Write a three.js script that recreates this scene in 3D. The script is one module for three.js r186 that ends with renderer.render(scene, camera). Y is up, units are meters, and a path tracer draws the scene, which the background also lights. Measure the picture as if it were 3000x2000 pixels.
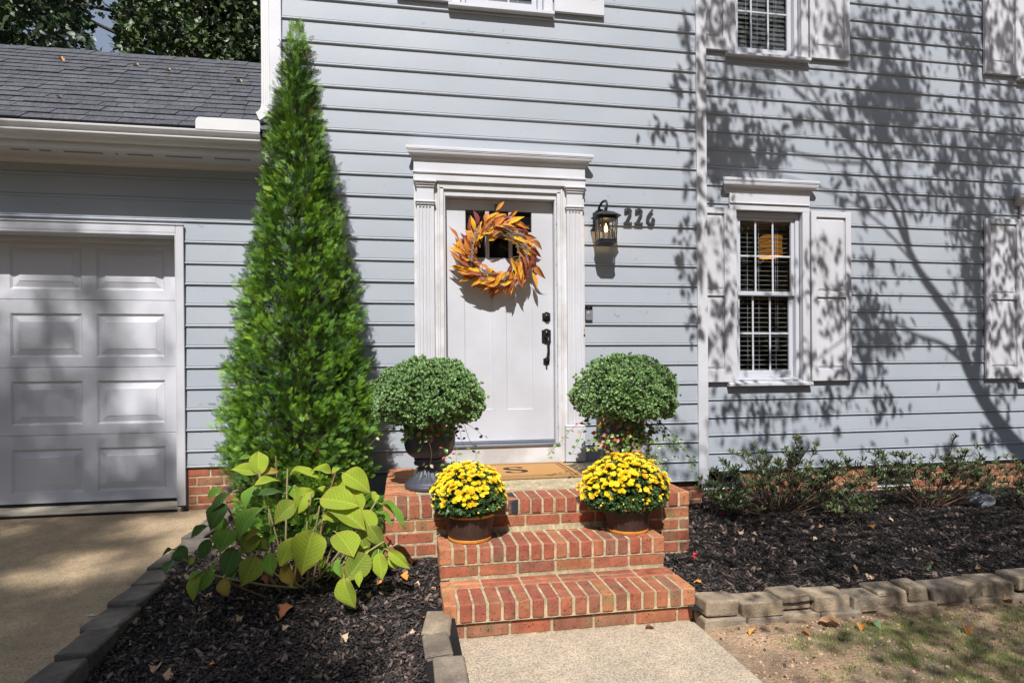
import * as THREE from 'three';
import { mergeGeometries, toCreasedNormals } from 'three/addons/utils/BufferGeometryUtils.js';
import { RoundedBoxGeometry } from 'three/addons/geometries/RoundedBoxGeometry.js';

// ------------------------------------------------------------------ camera, sky, sun, exposure
const scene = new THREE.Scene();
const CAM = new THREE.Vector3(0, 1.337, 5.02), FOCAL = 1824.5, SHIFT = 77;
const camera = new THREE.PerspectiveCamera(2 * Math.atan(1000 / FOCAL) * 180 / Math.PI, 1.5, 0.05, 400);
camera.position.copy(CAM);
camera.rotation.set(-0.00295, -0.174, -0.00764, 'YXZ');
camera.setViewOffset(3000, 2000, 0, -SHIFT, 3000, 2000);     // the photograph's risen lens
camera.updateMatrixWorld(true);
scene.add(camera);
const renderer = new THREE.WebGLRenderer({ antialias: true });
renderer.toneMapping = THREE.LinearToneMapping;
renderer.toneMappingExposure = 1.24;
renderer.shadowMap.enabled = true;
const SUN = new THREE.Vector3(-0.24, 1.22, 1).normalize();   // direction towards the sun
const SUNT = new THREE.Vector3(-0.24, 1.22, 1);
const sun = new THREE.DirectionalLight(new THREE.Color(1, 0.98, 0.955), 5);
sun.target.position.set(1, 1, 0); sun.position.copy(SUN).multiplyScalar(40).add(sun.target.position);
sun.castShadow = true; sun.shadow.mapSize.set(4096, 4096);
Object.assign(sun.shadow.camera, { left: -12, right: 12, top: 12, bottom: -12, near: 1, far: 90 });
scene.add(sun, sun.target);
{ // sky: blue dome, paler towards the horizon, a few thin clouds
  const W = 512, H = 256, d = new Float32Array(W * H * 4), dir = new THREE.Vector3();
  for (let j = 0; j < H; j++) for (let i = 0; i < W; i++) {
    const el = ((j + 0.5) / H - 0.5) * Math.PI, az = ((i + 0.5) / W - 0.5) * 2 * Math.PI;
    dir.set(Math.cos(az) * Math.cos(el), Math.sin(el), Math.sin(az) * Math.cos(el));
    const h = Math.max(0, dir.y), g = Math.pow(1 - h, 3), s = Math.max(0, dir.dot(SUN));
    const glow = 0.35 * Math.pow(s, 6) + 0.5 * Math.pow(s, 40);
    let c = Math.sin(3 * az + 2.1 * Math.sin(5 * el)) * Math.sin(7 * el + 1.3 * Math.sin(2 * az)) + 0.5 * Math.sin(9 * az + 4 * el) * Math.sin(13 * el - 2 * az);
    c = Math.min(1, Math.max(0, c * 0.5)) * Math.min(1, h * 3);
    const below = dir.y < 0 ? 0.35 : 1, k = 0.98;
    const r = (0.36 + 0.42 * g) + glow, gr = (0.47 + 0.38 * g) + glow * 0.96, b = (0.70 + 0.24 * g) + glow * 0.88;
    const o = (j * W + i) * 4;
    d[o] = k * below * (r + (0.95 - r) * c * 0.6); d[o + 1] = k * below * (gr + (0.97 - gr) * c * 0.6); d[o + 2] = k * below * (b + (1.02 - b) * c * 0.6); d[o + 3] = 1;
  }
  const t = new THREE.DataTexture(d, W, H, THREE.RGBAFormat, THREE.FloatType);
  t.mapping = THREE.EquirectangularReflectionMapping; t.magFilter = t.minFilter = THREE.LinearFilter; t.needsUpdate = true;
  scene.background = t; scene.environment = t;
  scene.backgroundIntensity = 0.5; scene.environmentIntensity = 0.5;
}

// ------------------------------------------------------------------ helpers
function rngOf(seed) { let a = seed >>> 0; return () => { a = (a + 0x6D2B79F5) | 0; let t = Math.imul(a ^ (a >>> 15), 1 | a); t = (t + Math.imul(t ^ (t >>> 7), 61 | t)) ^ t; return ((t ^ (t >>> 14)) >>> 0) / 4294967296; }; }
const rnd = rngOf(20261);
const R = (a, b, r = rnd) => a + (b - a) * r();
const gauss = (r = rnd) => Math.sqrt(-2 * Math.log(1 - r() + 1e-9)) * Math.cos(6.28318 * r());
const V = (x, y, z) => new THREE.Vector3(x, y, z);
const clamp = (x, a = 0, b = 1) => Math.min(b, Math.max(a, x));
const sstep = (a, b, x) => { const t = clamp((x - a) / (b - a)); return t * t * (3 - 2 * t); };
const lerp = (a, b, t) => a + (b - a) * t;
const camRot = camera.matrixWorld;
function ray(px, py) { return V((px - 1500) / FOCAL, -(py - 1000 - SHIFT) / FOCAL, -1).transformDirection(camRot); }
function onZ(px, py, z) { const r = ray(px, py); return r.multiplyScalar((z - CAM.z) / r.z).add(CAM); }    // the point of a surveyed sight line in the plane z
function onY(px, py, y) { const r = ray(px, py); return r.multiplyScalar((y - CAM.y) / r.y).add(CAM); }
const counts = {};
function numbered(n) { const k = counts[n] = (counts[n] ?? -1) + 1; return k ? n + '_' + String(k).padStart(3, '0') : n; }
function shade(o) { o.traverse((m) => { if (m.isMesh) { m.castShadow = true; m.receiveShadow = true; } }); return o; }
function thing(name, label, category, [x, y, z] = [0, 0, 0], group) {
  const o = new THREE.Group(); o.name = numbered(name); o.position.set(x, y, z);
  o.userData = { label, category }; if (group) o.userData.group = group;
  scene.add(o); return o;
}
function solo(name, label, category, geo, mat, group) { const m = new THREE.Mesh(geo, mat); m.name = numbered(name); m.userData = { label, category }; if (group) m.userData.group = group; m.castShadow = m.receiveShadow = true; scene.add(m); return m; }
function ground(name, geo, mat, label) { const m = new THREE.Mesh(geo, mat); m.name = name; m.userData = { kind: 'structure', label }; m.castShadow = m.receiveShadow = true; scene.add(m); return m; }
function part(parent, name, geo, mat, label) { const m = new THREE.Mesh(geo, mat); m.name = name; m.castShadow = m.receiveShadow = true; if (label) m.userData.label = label; parent.add(m); return m; }
function sub(parent, name, label) { const g = new THREE.Group(); g.name = name; if (label) g.userData.label = label; parent.add(g); return g; }
function stuffCopies(parent, name, geo, mat, items, label) {             // items: [matrix, colour?]
  const m = new THREE.InstancedMesh(geo, mat, items.length); m.name = name; m.userData = { kind: 'stuff' }; if (label) m.userData.label = label;
  items.forEach(([mx, c], i) => { m.setMatrixAt(i, mx); if (c) m.setColorAt(i, c); });
  m.castShadow = m.receiveShadow = true; parent.add(m); return m;
}
function plain(g) { const h = g.index ? g.toNonIndexed() : g; for (const k of Object.keys(h.attributes)) if (!['position', 'normal', 'uv'].includes(k)) h.deleteAttribute(k); return h; }
function merge(list) { return mergeGeometries(list.map(plain)); }
function boxUV(g, ox = 0, oy = 0, rot = false) {                         // texture coordinates in metres, by the face's main direction
  if (g.index) g = g.toNonIndexed();
  const p = g.attributes.position, n = g.attributes.normal, uv = new Float32Array(p.count * 2);
  for (let t = 0; t < p.count; t += 3) {
    let ax = 0, ay = 0, az = 0;
    for (let k = 0; k < 3; k++) { ax += n.getX(t + k); ay += n.getY(t + k); az += n.getZ(t + k); }
    ax = Math.abs(ax); ay = Math.abs(ay); az = Math.abs(az);
    for (let k = 0; k < 3; k++) {
      const x = p.getX(t + k), y = p.getY(t + k), z = p.getZ(t + k);
      let u, v;
      if (az >= ax && az >= ay) { u = x; v = y; } else if (ax >= ay) { u = z; v = y; } else { u = x; v = z; }
      if (rot) [u, v] = [v, u];
      uv[2 * (t + k)] = u + ox; uv[2 * (t + k) + 1] = v + oy;
    }
  }
  g.setAttribute('uv', new THREE.BufferAttribute(uv, 2)); return g;
}
function box(x0, x1, y0, y1, z0, z1, c = 0) {
  const w = x1 - x0, h = y1 - y0, d = z1 - z0;
  const g = c ? chamfer(w, h, d, Math.min(c, w / 3, h / 3, d / 3)) : new THREE.BoxGeometry(w, h, d).toNonIndexed();
  g.translate((x0 + x1) / 2, (y0 + y1) / 2, (z0 + z1) / 2); return boxUV(g);
}
function chamfer(w, h, d, c) {                                           // a box with cut edges: 44 triangles
  const X = w / 2, Y = h / 2, Z = d / 2, tri = [];
  const corner = (sx, sy, sz) => [V(sx * X, sy * (Y - c), sz * (Z - c)), V(sx * (X - c), sy * Y, sz * (Z - c)), V(sx * (X - c), sy * (Y - c), sz * Z)];
  const C = {}; for (const a of [-1, 1]) for (const b of [-1, 1]) for (const e of [-1, 1]) C[[a, b, e]] = corner(a, b, e);
  const quad = (a, b, e, f) => tri.push(a, b, e, a, e, f);
  for (const s of [-1, 1]) {
    quad(C[[s, -1, -1]][0], C[[s, 1, -1]][0], C[[s, 1, 1]][0], C[[s, -1, 1]][0]);
    quad(C[[-1, s, -1]][1], C[[1, s, -1]][1], C[[1, s, 1]][1], C[[-1, s, 1]][1]);
    quad(C[[-1, -1, s]][2], C[[1, -1, s]][2], C[[1, 1, s]][2], C[[-1, 1, s]][2]);
    for (const t of [-1, 1]) {
      quad(C[[-1, s, t]][1], C[[1, s, t]][1], C[[1, s, t]][2], C[[-1, s, t]][2]);
      quad(C[[s, -1, t]][0], C[[s, 1, t]][0], C[[s, 1, t]][2], C[[s, -1, t]][2]);
      quad(C[[s, t, -1]][0], C[[s, t, 1]][0], C[[s, t, 1]][1], C[[s, t, -1]][1]);
      for (const e of [-1, 1]) if (e) tri.push(...C[[s, t, e]]);
    }
  }
  const pos = [], nor = [], ab = V(0, 0, 0), ac = V(0, 0, 0), n = V(0, 0, 0), m = V(0, 0, 0);
  for (let i = 0; i < tri.length; i += 3) {
    let [p, q, r] = [tri[i], tri[i + 1], tri[i + 2]];
    n.crossVectors(ab.subVectors(q, p), ac.subVectors(r, p)); m.copy(p).add(q).add(r);
    if (n.dot(m) < 0) { [q, r] = [r, q]; n.negate(); }
    n.normalize();
    for (const v of [p, q, r]) { pos.push(v.x, v.y, v.z); nor.push(n.x, n.y, n.z); }
  }
  const g = new THREE.BufferGeometry();
  g.setAttribute('position', new THREE.Float32BufferAttribute(pos, 3)); g.setAttribute('normal', new THREE.Float32BufferAttribute(nor, 3)); g.setAttribute('uv', new THREE.Float32BufferAttribute(new Float32Array(pos.length / 3 * 2), 2));
  return g;
}
function sweep(pts, axis, a0, a1, crease = 0) {                          // a closed profile drawn out along an axis: x: (z, y), y: (x, z), z: (x, y)
  const at = (p, a) => axis === 'x' ? [a, p[1], p[0]] : axis === 'y' ? [p[0], a, p[1]] : [p[0], p[1], a];
  const pos = [], n = pts.length;
  for (let i = 0; i < n; i++) { const p = pts[i], q = pts[(i + 1) % n]; pos.push(...at(p, a0), ...at(q, a0), ...at(q, a1), ...at(p, a0), ...at(q, a1), ...at(p, a1)); }
  const v2 = pts.map((p) => new THREE.Vector2(...p)), ccw = THREE.ShapeUtils.area(v2) > 0, order = ccw ? pts : [...pts].reverse();
  for (const [a, b, c] of THREE.ShapeUtils.triangulateShape(order.map((p) => new THREE.Vector2(...p)), [])) {
    const [A, B, Cc] = ccw ? [a, c, b] : [a, b, c];
    pos.push(...at(order[A], a0), ...at(order[B], a0), ...at(order[Cc], a0)); pos.push(...at(order[A], a1), ...at(order[Cc], a1), ...at(order[B], a1));
  }
  return solidOf(pos, crease);
}
function solidOf(pos, crease = 0) {                                      // outward-facing solid from a triangle soup whose faces agree
  let vol = 0;
  for (let i = 0; i < pos.length; i += 9) vol += pos[i] * (pos[i + 4] * pos[i + 8] - pos[i + 5] * pos[i + 7]) + pos[i + 1] * (pos[i + 5] * pos[i + 6] - pos[i + 3] * pos[i + 8]) + pos[i + 2] * (pos[i + 3] * pos[i + 7] - pos[i + 4] * pos[i + 6]);
  if (vol < 0) for (let i = 0; i < pos.length; i += 9) for (let k = 0; k < 3; k++) { const t = pos[i + 3 + k]; pos[i + 3 + k] = pos[i + 6 + k]; pos[i + 6 + k] = t; }
  let g = new THREE.BufferGeometry(); g.setAttribute('position', new THREE.Float32BufferAttribute(pos, 3));
  g.computeVertexNormals(); if (crease) g = toCreasedNormals(g, crease);
  return boxUV(g);
}
function plate(x0, x1, y0, y1, z0, z1, holes = [], bev = 0.002) {        // a board in the plane of the wall with rectangular openings and eased edges
  const s = new THREE.Shape([[x0, y0], [x1, y0], [x1, y1], [x0, y1]].map((p) => new THREE.Vector2(...p)));
  for (const [a, b, c, d] of holes) s.holes.push(new THREE.Path([[a, c], [a, d], [b, d], [b, c]].map((p) => new THREE.Vector2(...p))));
  const g = new THREE.ExtrudeGeometry(s, { depth: z1 - z0 - 2 * bev, bevelEnabled: bev > 0, bevelThickness: bev, bevelSize: bev, bevelOffset: -bev, bevelSegments: 1 });
  g.translate(0, 0, z0 + bev); return boxUV(g);
}
function tube(points, r0, r1 = r0, seg = 8, rad = 6) {                   // tapering round stem through points
  const curve = new THREE.CatmullRomCurve3(points), g = new THREE.TubeGeometry(curve, seg, 1, rad, false), p = g.attributes.position, c = V(0, 0, 0);
  for (let i = 0; i <= seg; i++) { curve.getPointAt(i / seg, c); const r = lerp(r0, r1, i / seg); for (let j = 0; j <= rad; j++) { const k = i * (rad + 1) + j; p.setXYZ(k, c.x + (p.getX(k) - c.x) * r, c.y + (p.getY(k) - c.y) * r, c.z + (p.getZ(k) - c.z) * r); } }
  return g;
}
function lathe(profile, seg, f = null) {                                 // turned shape; f(radius, angle, t) may flute it
  const g = new THREE.LatheGeometry(profile.map((p) => new THREE.Vector2(...p)), seg), p = g.attributes.position, n = profile.length;
  if (f) for (let i = 0; i <= seg; i++) for (let j = 0; j < n; j++) { const k = i * n + j, a = i / seg * 2 * Math.PI, r = f(profile[j][0], a, j / (n - 1), profile[j][1]); p.setX(k, r * Math.sin(a)); p.setZ(k, r * Math.cos(a)); }
  g.computeVertexNormals(); return g;
}
function aim(pos, dir, up = V(0, 1, 0), s = 1, roll = 0) {                // matrix whose y axis runs along dir, z axis roughly along up
  const y = dir.clone().normalize(), x = V(0, 0, 0).crossVectors(y, up); if (x.lengthSq() < 1e-6) x.set(1, 0, 0); x.normalize();
  const z = V(0, 0, 0).crossVectors(x, y); const m = new THREE.Matrix4().makeBasis(x, y, z);
  if (roll) m.multiply(new THREE.Matrix4().makeRotationY(roll));
  if (Array.isArray(s)) m.scale(V(...s)); else m.scale(V(s, s, s));
  return m.setPosition(pos);
}
function place(m, mx) { mx.decompose(m.position, m.quaternion, m.scale); return m; }

// ------------------------------------------------------------------ textures
function noiseField(N, seed, base, oct, gain = 0.5) {                     // fractal value noise that repeats
  const out = new Float32Array(N * N); let amp = 1, tot = 0, f = base;
  for (let o = 0; o < oct; o++) {
    const r = rngOf(seed + o * 77), g = new Float32Array(f * f); for (let i = 0; i < g.length; i++) g[i] = r();
    for (let j = 0; j < N; j++) for (let i = 0; i < N; i++) {
      const x = i / N * f, y = j / N * f, x0 = Math.floor(x), y0 = Math.floor(y), tx = x - x0, ty = y - y0, sx = tx * tx * (3 - 2 * tx), sy = ty * ty * (3 - 2 * ty), x1 = (x0 + 1) % f, y1 = (y0 + 1) % f;
      out[j * N + i] += amp * lerp(lerp(g[y0 * f + x0], g[y0 * f + x1], sx), lerp(g[y1 * f + x0], g[y1 * f + x1], sx), sy);
    }
    tot += amp; amp *= gain; f *= 2; if (f > N) break;
  }
  for (let i = 0; i < out.length; i++) out[i] /= tot; return out;
}
function tex(N, fn, tile = 1, srgb = true) {
  const d = new Uint8Array(N * N * 4);
  for (let j = 0; j < N; j++) for (let i = 0; i < N; i++) { const c = fn(i, j, j * N + i), o = (j * N + i) * 4; d[o] = clamp(c[0]) * 255; d[o + 1] = clamp(c[1]) * 255; d[o + 2] = clamp(c[2]) * 255; d[o + 3] = 255; }
  const t = new THREE.DataTexture(d, N, N); t.wrapS = t.wrapT = THREE.RepeatWrapping; t.magFilter = THREE.LinearFilter; t.minFilter = THREE.LinearMipmapLinearFilter; t.generateMipmaps = true;
  if (srgb) t.colorSpace = THREE.SRGBColorSpace; t.repeat.set(1 / tile, 1 / tile); t.needsUpdate = true; return t;
}
const grey = (v) => [v, v, v];
const lin = (r, g, b) => new THREE.Color().setRGB(r, g, b);
function std(color, rough, o = {}) { return new THREE.MeshStandardMaterial({ color, roughness: rough, ...o }); }
function phys(color, rough, o = {}) { return new THREE.MeshPhysicalMaterial({ color, roughness: rough, ...o }); }

const nA = noiseField(256, 11, 4, 6), nB = noiseField(256, 23, 8, 5, 0.6), nC = noiseField(512, 37, 64, 3, 0.7), nD = noiseField(512, 41, 4, 7, 0.55), nE = noiseField(256, 53, 32, 3, 0.7);
const grainX = (() => { const N = 256, o = new Float32Array(N * N), r = rngOf(5); for (let j = 0; j < N; j++) { let v = r(); for (let i = 0; i < N; i++) { if (r() < 0.05) v = r(); o[j * N + i] = 0.6 * v + 0.4 * nA[j * N + i]; } } return o; })();   // fine streaks along u

const M = {};
{
  const faint = (lo, n) => (i, j, k) => grey(lerp(lo, 1, n[k]));
  const paintBump = tex(256, (i, j, k) => grey(0.5 * grainX[k] + 0.5 * nE[k]), 0.35, false);
  const paintTone = tex(512, (i, j, k) => { const w = nD[k], s = nC[k] > 0.80 && nD[(k * 7) % nD.length] > 0.58 ? 0.9 : 1; return [s * lerp(0.90, 1, w), s * lerp(0.915, 1, w), s * lerp(0.93, 1, w)]; }, 2.3);
  M.siding = std(lin(0.392, 0.415, 0.452), 0.55, { map: paintTone, bumpMap: paintBump, bumpScale: 0.0006 });
  const trimTone = tex(512, (i, j, k) => { const w = clamp((nD[k] - 0.25) * 2); return [lerp(0.93, 1, w), lerp(0.925, 1, w), lerp(0.92, 1, w)]; }, 1.4);
  M.white = std(lin(0.595, 0.595, 0.63), 0.45, { map: trimTone, bumpMap: paintBump, bumpScale: 0.0004 });
  M.worn = std(lin(0.62, 0.61, 0.625), 0.6, { map: tex(512, (i, j, k) => { const w = clamp((nD[k] - 0.30) * 3), q = nC[k] > 0.84 ? 0.8 : 1; return [q * lerp(0.86, 1, w), q * lerp(0.85, 1, w), q * lerp(0.83, 1, w)]; }, 0.9), bumpMap: paintBump, bumpScale: 0.0008 });
  M.door = std(lin(0.565, 0.57, 0.61), 0.4, { map: trimTone, bumpMap: tex(256, (i, j, k) => grey(grainX[(i * 256 + j) % 65536]), 0.5, false), bumpScale: 0.0003 });
  M.vinyl = std(lin(0.50, 0.51, 0.55), 0.35);
  M.garage = std(lin(0.60, 0.60, 0.64), 0.42, { bumpMap: tex(256, (i, j, k) => grey(grainX[k]), 0.16, false), bumpScale: 0.0011 });
  M.metalWhite = std(lin(0.70, 0.69, 0.69), 0.38, { map: tex(256, faint(0.92, nA), 1.1) });
  M.soffit = std(lin(0.58, 0.55, 0.52), 0.55);
  M.dark = std(lin(0.012, 0.012, 0.013), 0.9);
  M.black = std(lin(0.022, 0.022, 0.026), 0.42, { metalness: 0.2, bumpMap: tex(256, (i, j, k) => grey(nE[k]), 0.05, false), bumpScale: 0.0004 });
  M.bronze = std(lin(0.035, 0.031, 0.03), 0.32, { metalness: 0.6 });
  M.edgeBronze = std(lin(0.18, 0.10, 0.05), 0.35, { metalness: 0.7 });
  M.digit = std(lin(0.04, 0.041, 0.046), 0.5, { metalness: 0.3 });
  M.silver = std(lin(0.32, 0.32, 0.36), 0.4, { metalness: 0.6 });
  M.glossBlack = std(lin(0.008, 0.008, 0.01), 0.15);
  M.screw = std(lin(0.25, 0.14, 0.07), 0.5, { metalness: 0.5 });
  M.alu = std(lin(0.30, 0.31, 0.36), 0.35, { metalness: 0.7 });
  M.pane = phys(0xffffff, 0.02, { transmission: 1, thickness: 0, ior: 1.5 });
  M.wavyPane = phys(0xffffff, 0.03, { transmission: 1, thickness: 0, ior: 1.5, bumpMap: tex(256, (i, j, k) => grey(nB[k]), 0.06, false), bumpScale: 0.004 });
  M.darkPane = phys(lin(0.006, 0.007, 0.009), 0.06, { clearcoat: 0.4, clearcoatRoughness: 0.05 });
  M.blind = std(lin(0.17, 0.185, 0.18), 0.5); M.blindDark = std(lin(0.05, 0.056, 0.052), 0.5);
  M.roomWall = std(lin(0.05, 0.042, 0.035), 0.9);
  M.cord = std(lin(0.5, 0.5, 0.5), 0.7);
  // brick and mortar
  const brickTex = [1, 2, 3].map((s) => { const a = noiseField(256, 300 + s, 6, 5, 0.6), b = noiseField(256, 400 + s, 40, 2, 0.7), c = noiseField(256, 500 + s, 3, 3, 0.5);
    return tex(256, (i, j, k) => { const pit = b[k] > 0.76 ? 0.55 : 1, t = lerp(0.72, 1.08, a[k]) * pit, tan = clamp((c[k] - 0.62) * 3.2); return [t * lerp(0.9, 0.80, tan), t * lerp(0.86, 1.0, tan), t * lerp(0.86, 0.95, tan)]; }, 0.27); });
  const brickBump = tex(256, (i, j, k) => grey(0.6 * nE[k] + 0.4 * nB[k]), 0.12, false);
  const tones0 = [[0.58, 0.205, 0.11], [0.54, 0.175, 0.098], [0.60, 0.235, 0.12], [0.50, 0.165, 0.10], [0.57, 0.215, 0.125], [0.62, 0.27, 0.13], [0.42, 0.18, 0.115], [0.55, 0.19, 0.105], [0.48, 0.235, 0.14]];
  const tones = tones0.map(([a, b, c]) => [a * 0.92, b * 0.88, c * 0.82]);
  M.bricks = tones.map((c, i) => std(lin(...c), 0.85, { map: brickTex[i % 3], bumpMap: brickBump, bumpScale: 0.0022 }));
  M.brickOrange = std(lin(0.70, 0.30, 0.14), 0.85, { map: brickTex[1], bumpMap: brickBump, bumpScale: 0.002 });
  const burnt = noiseField(256, 91, 2, 5, 0.55);
  M.brickBurnt = std(lin(0.48, 0.16, 0.088), 0.85, { map: tex(256, (i, j, k) => { const b = clamp((burnt[k] - 0.52) * 7); return [lerp(0.95, 0.24, b), lerp(0.95, 0.42, b), lerp(0.95, 0.62, b)]; }, 0.31), bumpMap: brickBump, bumpScale: 0.002 });
  M.mortar = std(lin(0.66, 0.55, 0.37), 0.95, { map: tex(256, (i, j, k) => { const t = lerp(0.62, 1.1, nB[k]) * lerp(0.85, 1.05, nE[k]); return [t, t * 0.99, t * 0.96]; }, 0.22), bumpMap: tex(256, (i, j, k) => grey(0.5 * nE[k] + 0.5 * nB[k]), 0.1, false), bumpScale: 0.004 });
  // exposed aggregate
  const agg = (() => { const N = 512, r = rngOf(71), d = new Float32Array(N * N).fill(-1), tone = new Float32Array(N * N * 3), hgt = new Float32Array(N * N);
    const pal = [[0.86, 0.74, 0.56], [0.78, 0.62, 0.44], [0.92, 0.86, 0.76], [0.70, 0.58, 0.46], [0.62, 0.56, 0.52], [0.84, 0.66, 0.42], [0.52, 0.46, 0.44], [0.90, 0.80, 0.66]];
    for (let k = 0; k < N * N; k++) { tone[3 * k] = 0.80; tone[3 * k + 1] = 0.71; tone[3 * k + 2] = 0.57; }
    for (let n = 0; n < 6500; n++) { const cx = r() * N, cy = r() * N, rad = 1.4 + r() * r() * 4.4, p = pal[Math.floor(r() * pal.length)], w = 0.85 + 0.25 * r(), ell = 0.6 + 0.4 * r(), an = r() * 3.14, ca = Math.cos(an), sa = Math.sin(an);
      for (let y = -6; y <= 6; y++) for (let x = -6; x <= 6; x++) { const u = (x * ca + y * sa) / rad, v = (-x * sa + y * ca) / (rad * ell), q = u * u + v * v; if (q > 1) continue; const k = ((Math.floor(cy + y) + N) % N) * N + (Math.floor(cx + x) + N) % N; tone[3 * k] = p[0] * w; tone[3 * k + 1] = p[1] * w; tone[3 * k + 2] = p[2] * w; hgt[k] = Math.sqrt(1 - q) * 0.9; } }
    return { N, tone, hgt }; })();
  const aggMap = (f) => tex(512, (i, j, k) => { const m = lerp(0.78, 1.12, nD[k]) * f; return [agg.tone[3 * k] * m, agg.tone[3 * k + 1] * m, agg.tone[3 * k + 2] * m].map((v) => 0.77 + (v - 0.77) * 0.62 + 0.0); }, 0.52);
  const aggBump = tex(512, (i, j, k) => grey(agg.hgt[k]), 0.52, false);
  M.walk = std(lin(0.92, 0.88, 0.84), 0.9, { map: aggMap(0.98), bumpMap: aggBump, bumpScale: 0.004 });
  M.drive = std(lin(0.86, 0.74, 0.58), 0.9, { map: aggMap(0.92), bumpMap: aggBump, bumpScale: 0.004 });
  M.slab = std(lin(0.62, 0.55, 0.44), 0.9, { map: tex(512, (i, j, k) => { const t = lerp(0.75, 1.08, nD[k]) * (nC[k] > 0.8 ? 0.8 : 1); return [t, t * 0.99, t * 0.97]; }, 0.8), bumpMap: tex(256, (i, j, k) => grey(nE[k]), 0.2, false), bumpScale: 0.002 });
  // stones of the borders
  const stoneTex = tex(512, (i, j, k) => { const t = lerp(0.62, 1.12, nD[k]) * lerp(0.82, 1.08, nC[k]), w = clamp((nD[(k + 70000) % nD.length] - 0.5) * 3); return [t * lerp(0.92, 1, w), t * lerp(0.88, 0.97, w), t * lerp(0.84, 0.90, w)]; }, 0.42);
  const stoneBump = tex(512, (i, j, k) => grey(0.45 * nD[k] + 0.55 * nC[k]), 0.35, false);
  M.stones = [[0.54, 0.455, 0.35], [0.47, 0.40, 0.31], [0.58, 0.51, 0.41], [0.41, 0.36, 0.30]].map((c) => std(lin(...c), 0.92, { map: stoneTex, bumpMap: stoneBump, bumpScale: 0.006 }));
  M.greyStones = [[0.25, 0.23, 0.21], [0.29, 0.265, 0.24], [0.22, 0.205, 0.19]].map((c) => std(lin(...c), 0.92, { map: stoneTex, bumpMap: stoneBump, bumpScale: 0.007 }));
  // ground
  M.mulchBed = std(lin(0.028, 0.022, 0.02), 1, { map: tex(512, (i, j, k) => { const t = lerp(0.3, 1.3, nC[k]) * lerp(0.6, 1.1, nD[k]); return grey(t * 0.8); }, 0.5), bumpMap: tex(512, (i, j, k) => grey(nC[k]), 0.4, false), bumpScale: 0.02 });
  M.soil = std(lin(0.47, 0.315, 0.195), 0.97, { map: tex(512, (i, j, k) => { const t = lerp(0.62, 1.12, nD[k]) * lerp(0.86, 1.06, nC[k]), w = clamp((nD[(k + 90000) % nD.length] - 0.52) * 5); return [t * lerp(1, 0.80, w), t * lerp(1, 0.82, w), t * lerp(1, 0.86, w)]; }, 1.3), bumpMap: tex(512, (i, j, k) => grey(0.6 * nD[k] + 0.4 * nC[k]), 0.7, false), bumpScale: 0.03 });
  M.farGround = std(lin(0.10, 0.11, 0.05), 1, { map: tex(256, faint(0.6, nA), 6) });
  // roof
  const shTex = tex(256, (i, j, k) => { const t = lerp(0.55, 1.2, nE[k]) * lerp(0.8, 1.1, nA[k]); return [t * 0.82, t * 0.82, t * 0.84]; }, 0.35), shBump = tex(256, (i, j, k) => grey(nE[k]), 0.12, false);
  M.shingles = [[0.185, 0.19, 0.21], [0.16, 0.163, 0.182], [0.21, 0.214, 0.235], [0.175, 0.174, 0.19]].map((c) => std(lin(...c), 0.95, { map: shTex, bumpMap: shBump, bumpScale: 0.003 }));
  // urns, tubs
  M.urn = std(lin(0.082, 0.087, 0.108), 0.42, { map: tex(256, faint(0.75, nA), 0.3), bumpMap: tex(256, (i, j, k) => grey(nE[k]), 0.1, false), bumpScale: 0.0006 });
  M.tubWood = std(lin(0.105, 0.055, 0.04), 0.6, { map: tex(256, (i, j, k) => { const g = grainX[(i * 256 + j) % 65536], t = lerp(0.55, 1.25, g) * lerp(0.8, 1.15, nA[k]); return [t * 0.8, t * 0.78, t * 0.78]; }, 0.22) });
  M.band = std(lin(0.75, 0.30, 0.045), 0.45, { map: tex(256, (i, j, k) => { const t = lerp(0.75, 1.1, grainX[k]); return [t, t, t]; }, 0.2) });
  M.compost = std(lin(0.02, 0.015, 0.012), 1);
  M.bark = std(lin(0.10, 0.08, 0.065), 0.95, { map: tex(256, (i, j, k) => grey(lerp(0.4, 1.2, grainX[(i * 256 + j) % 65536])), 0.5), bumpMap: tex(256, (i, j, k) => grey(grainX[(i * 256 + j) % 65536]), 0.4, false), bumpScale: 0.02 });
}

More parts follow.
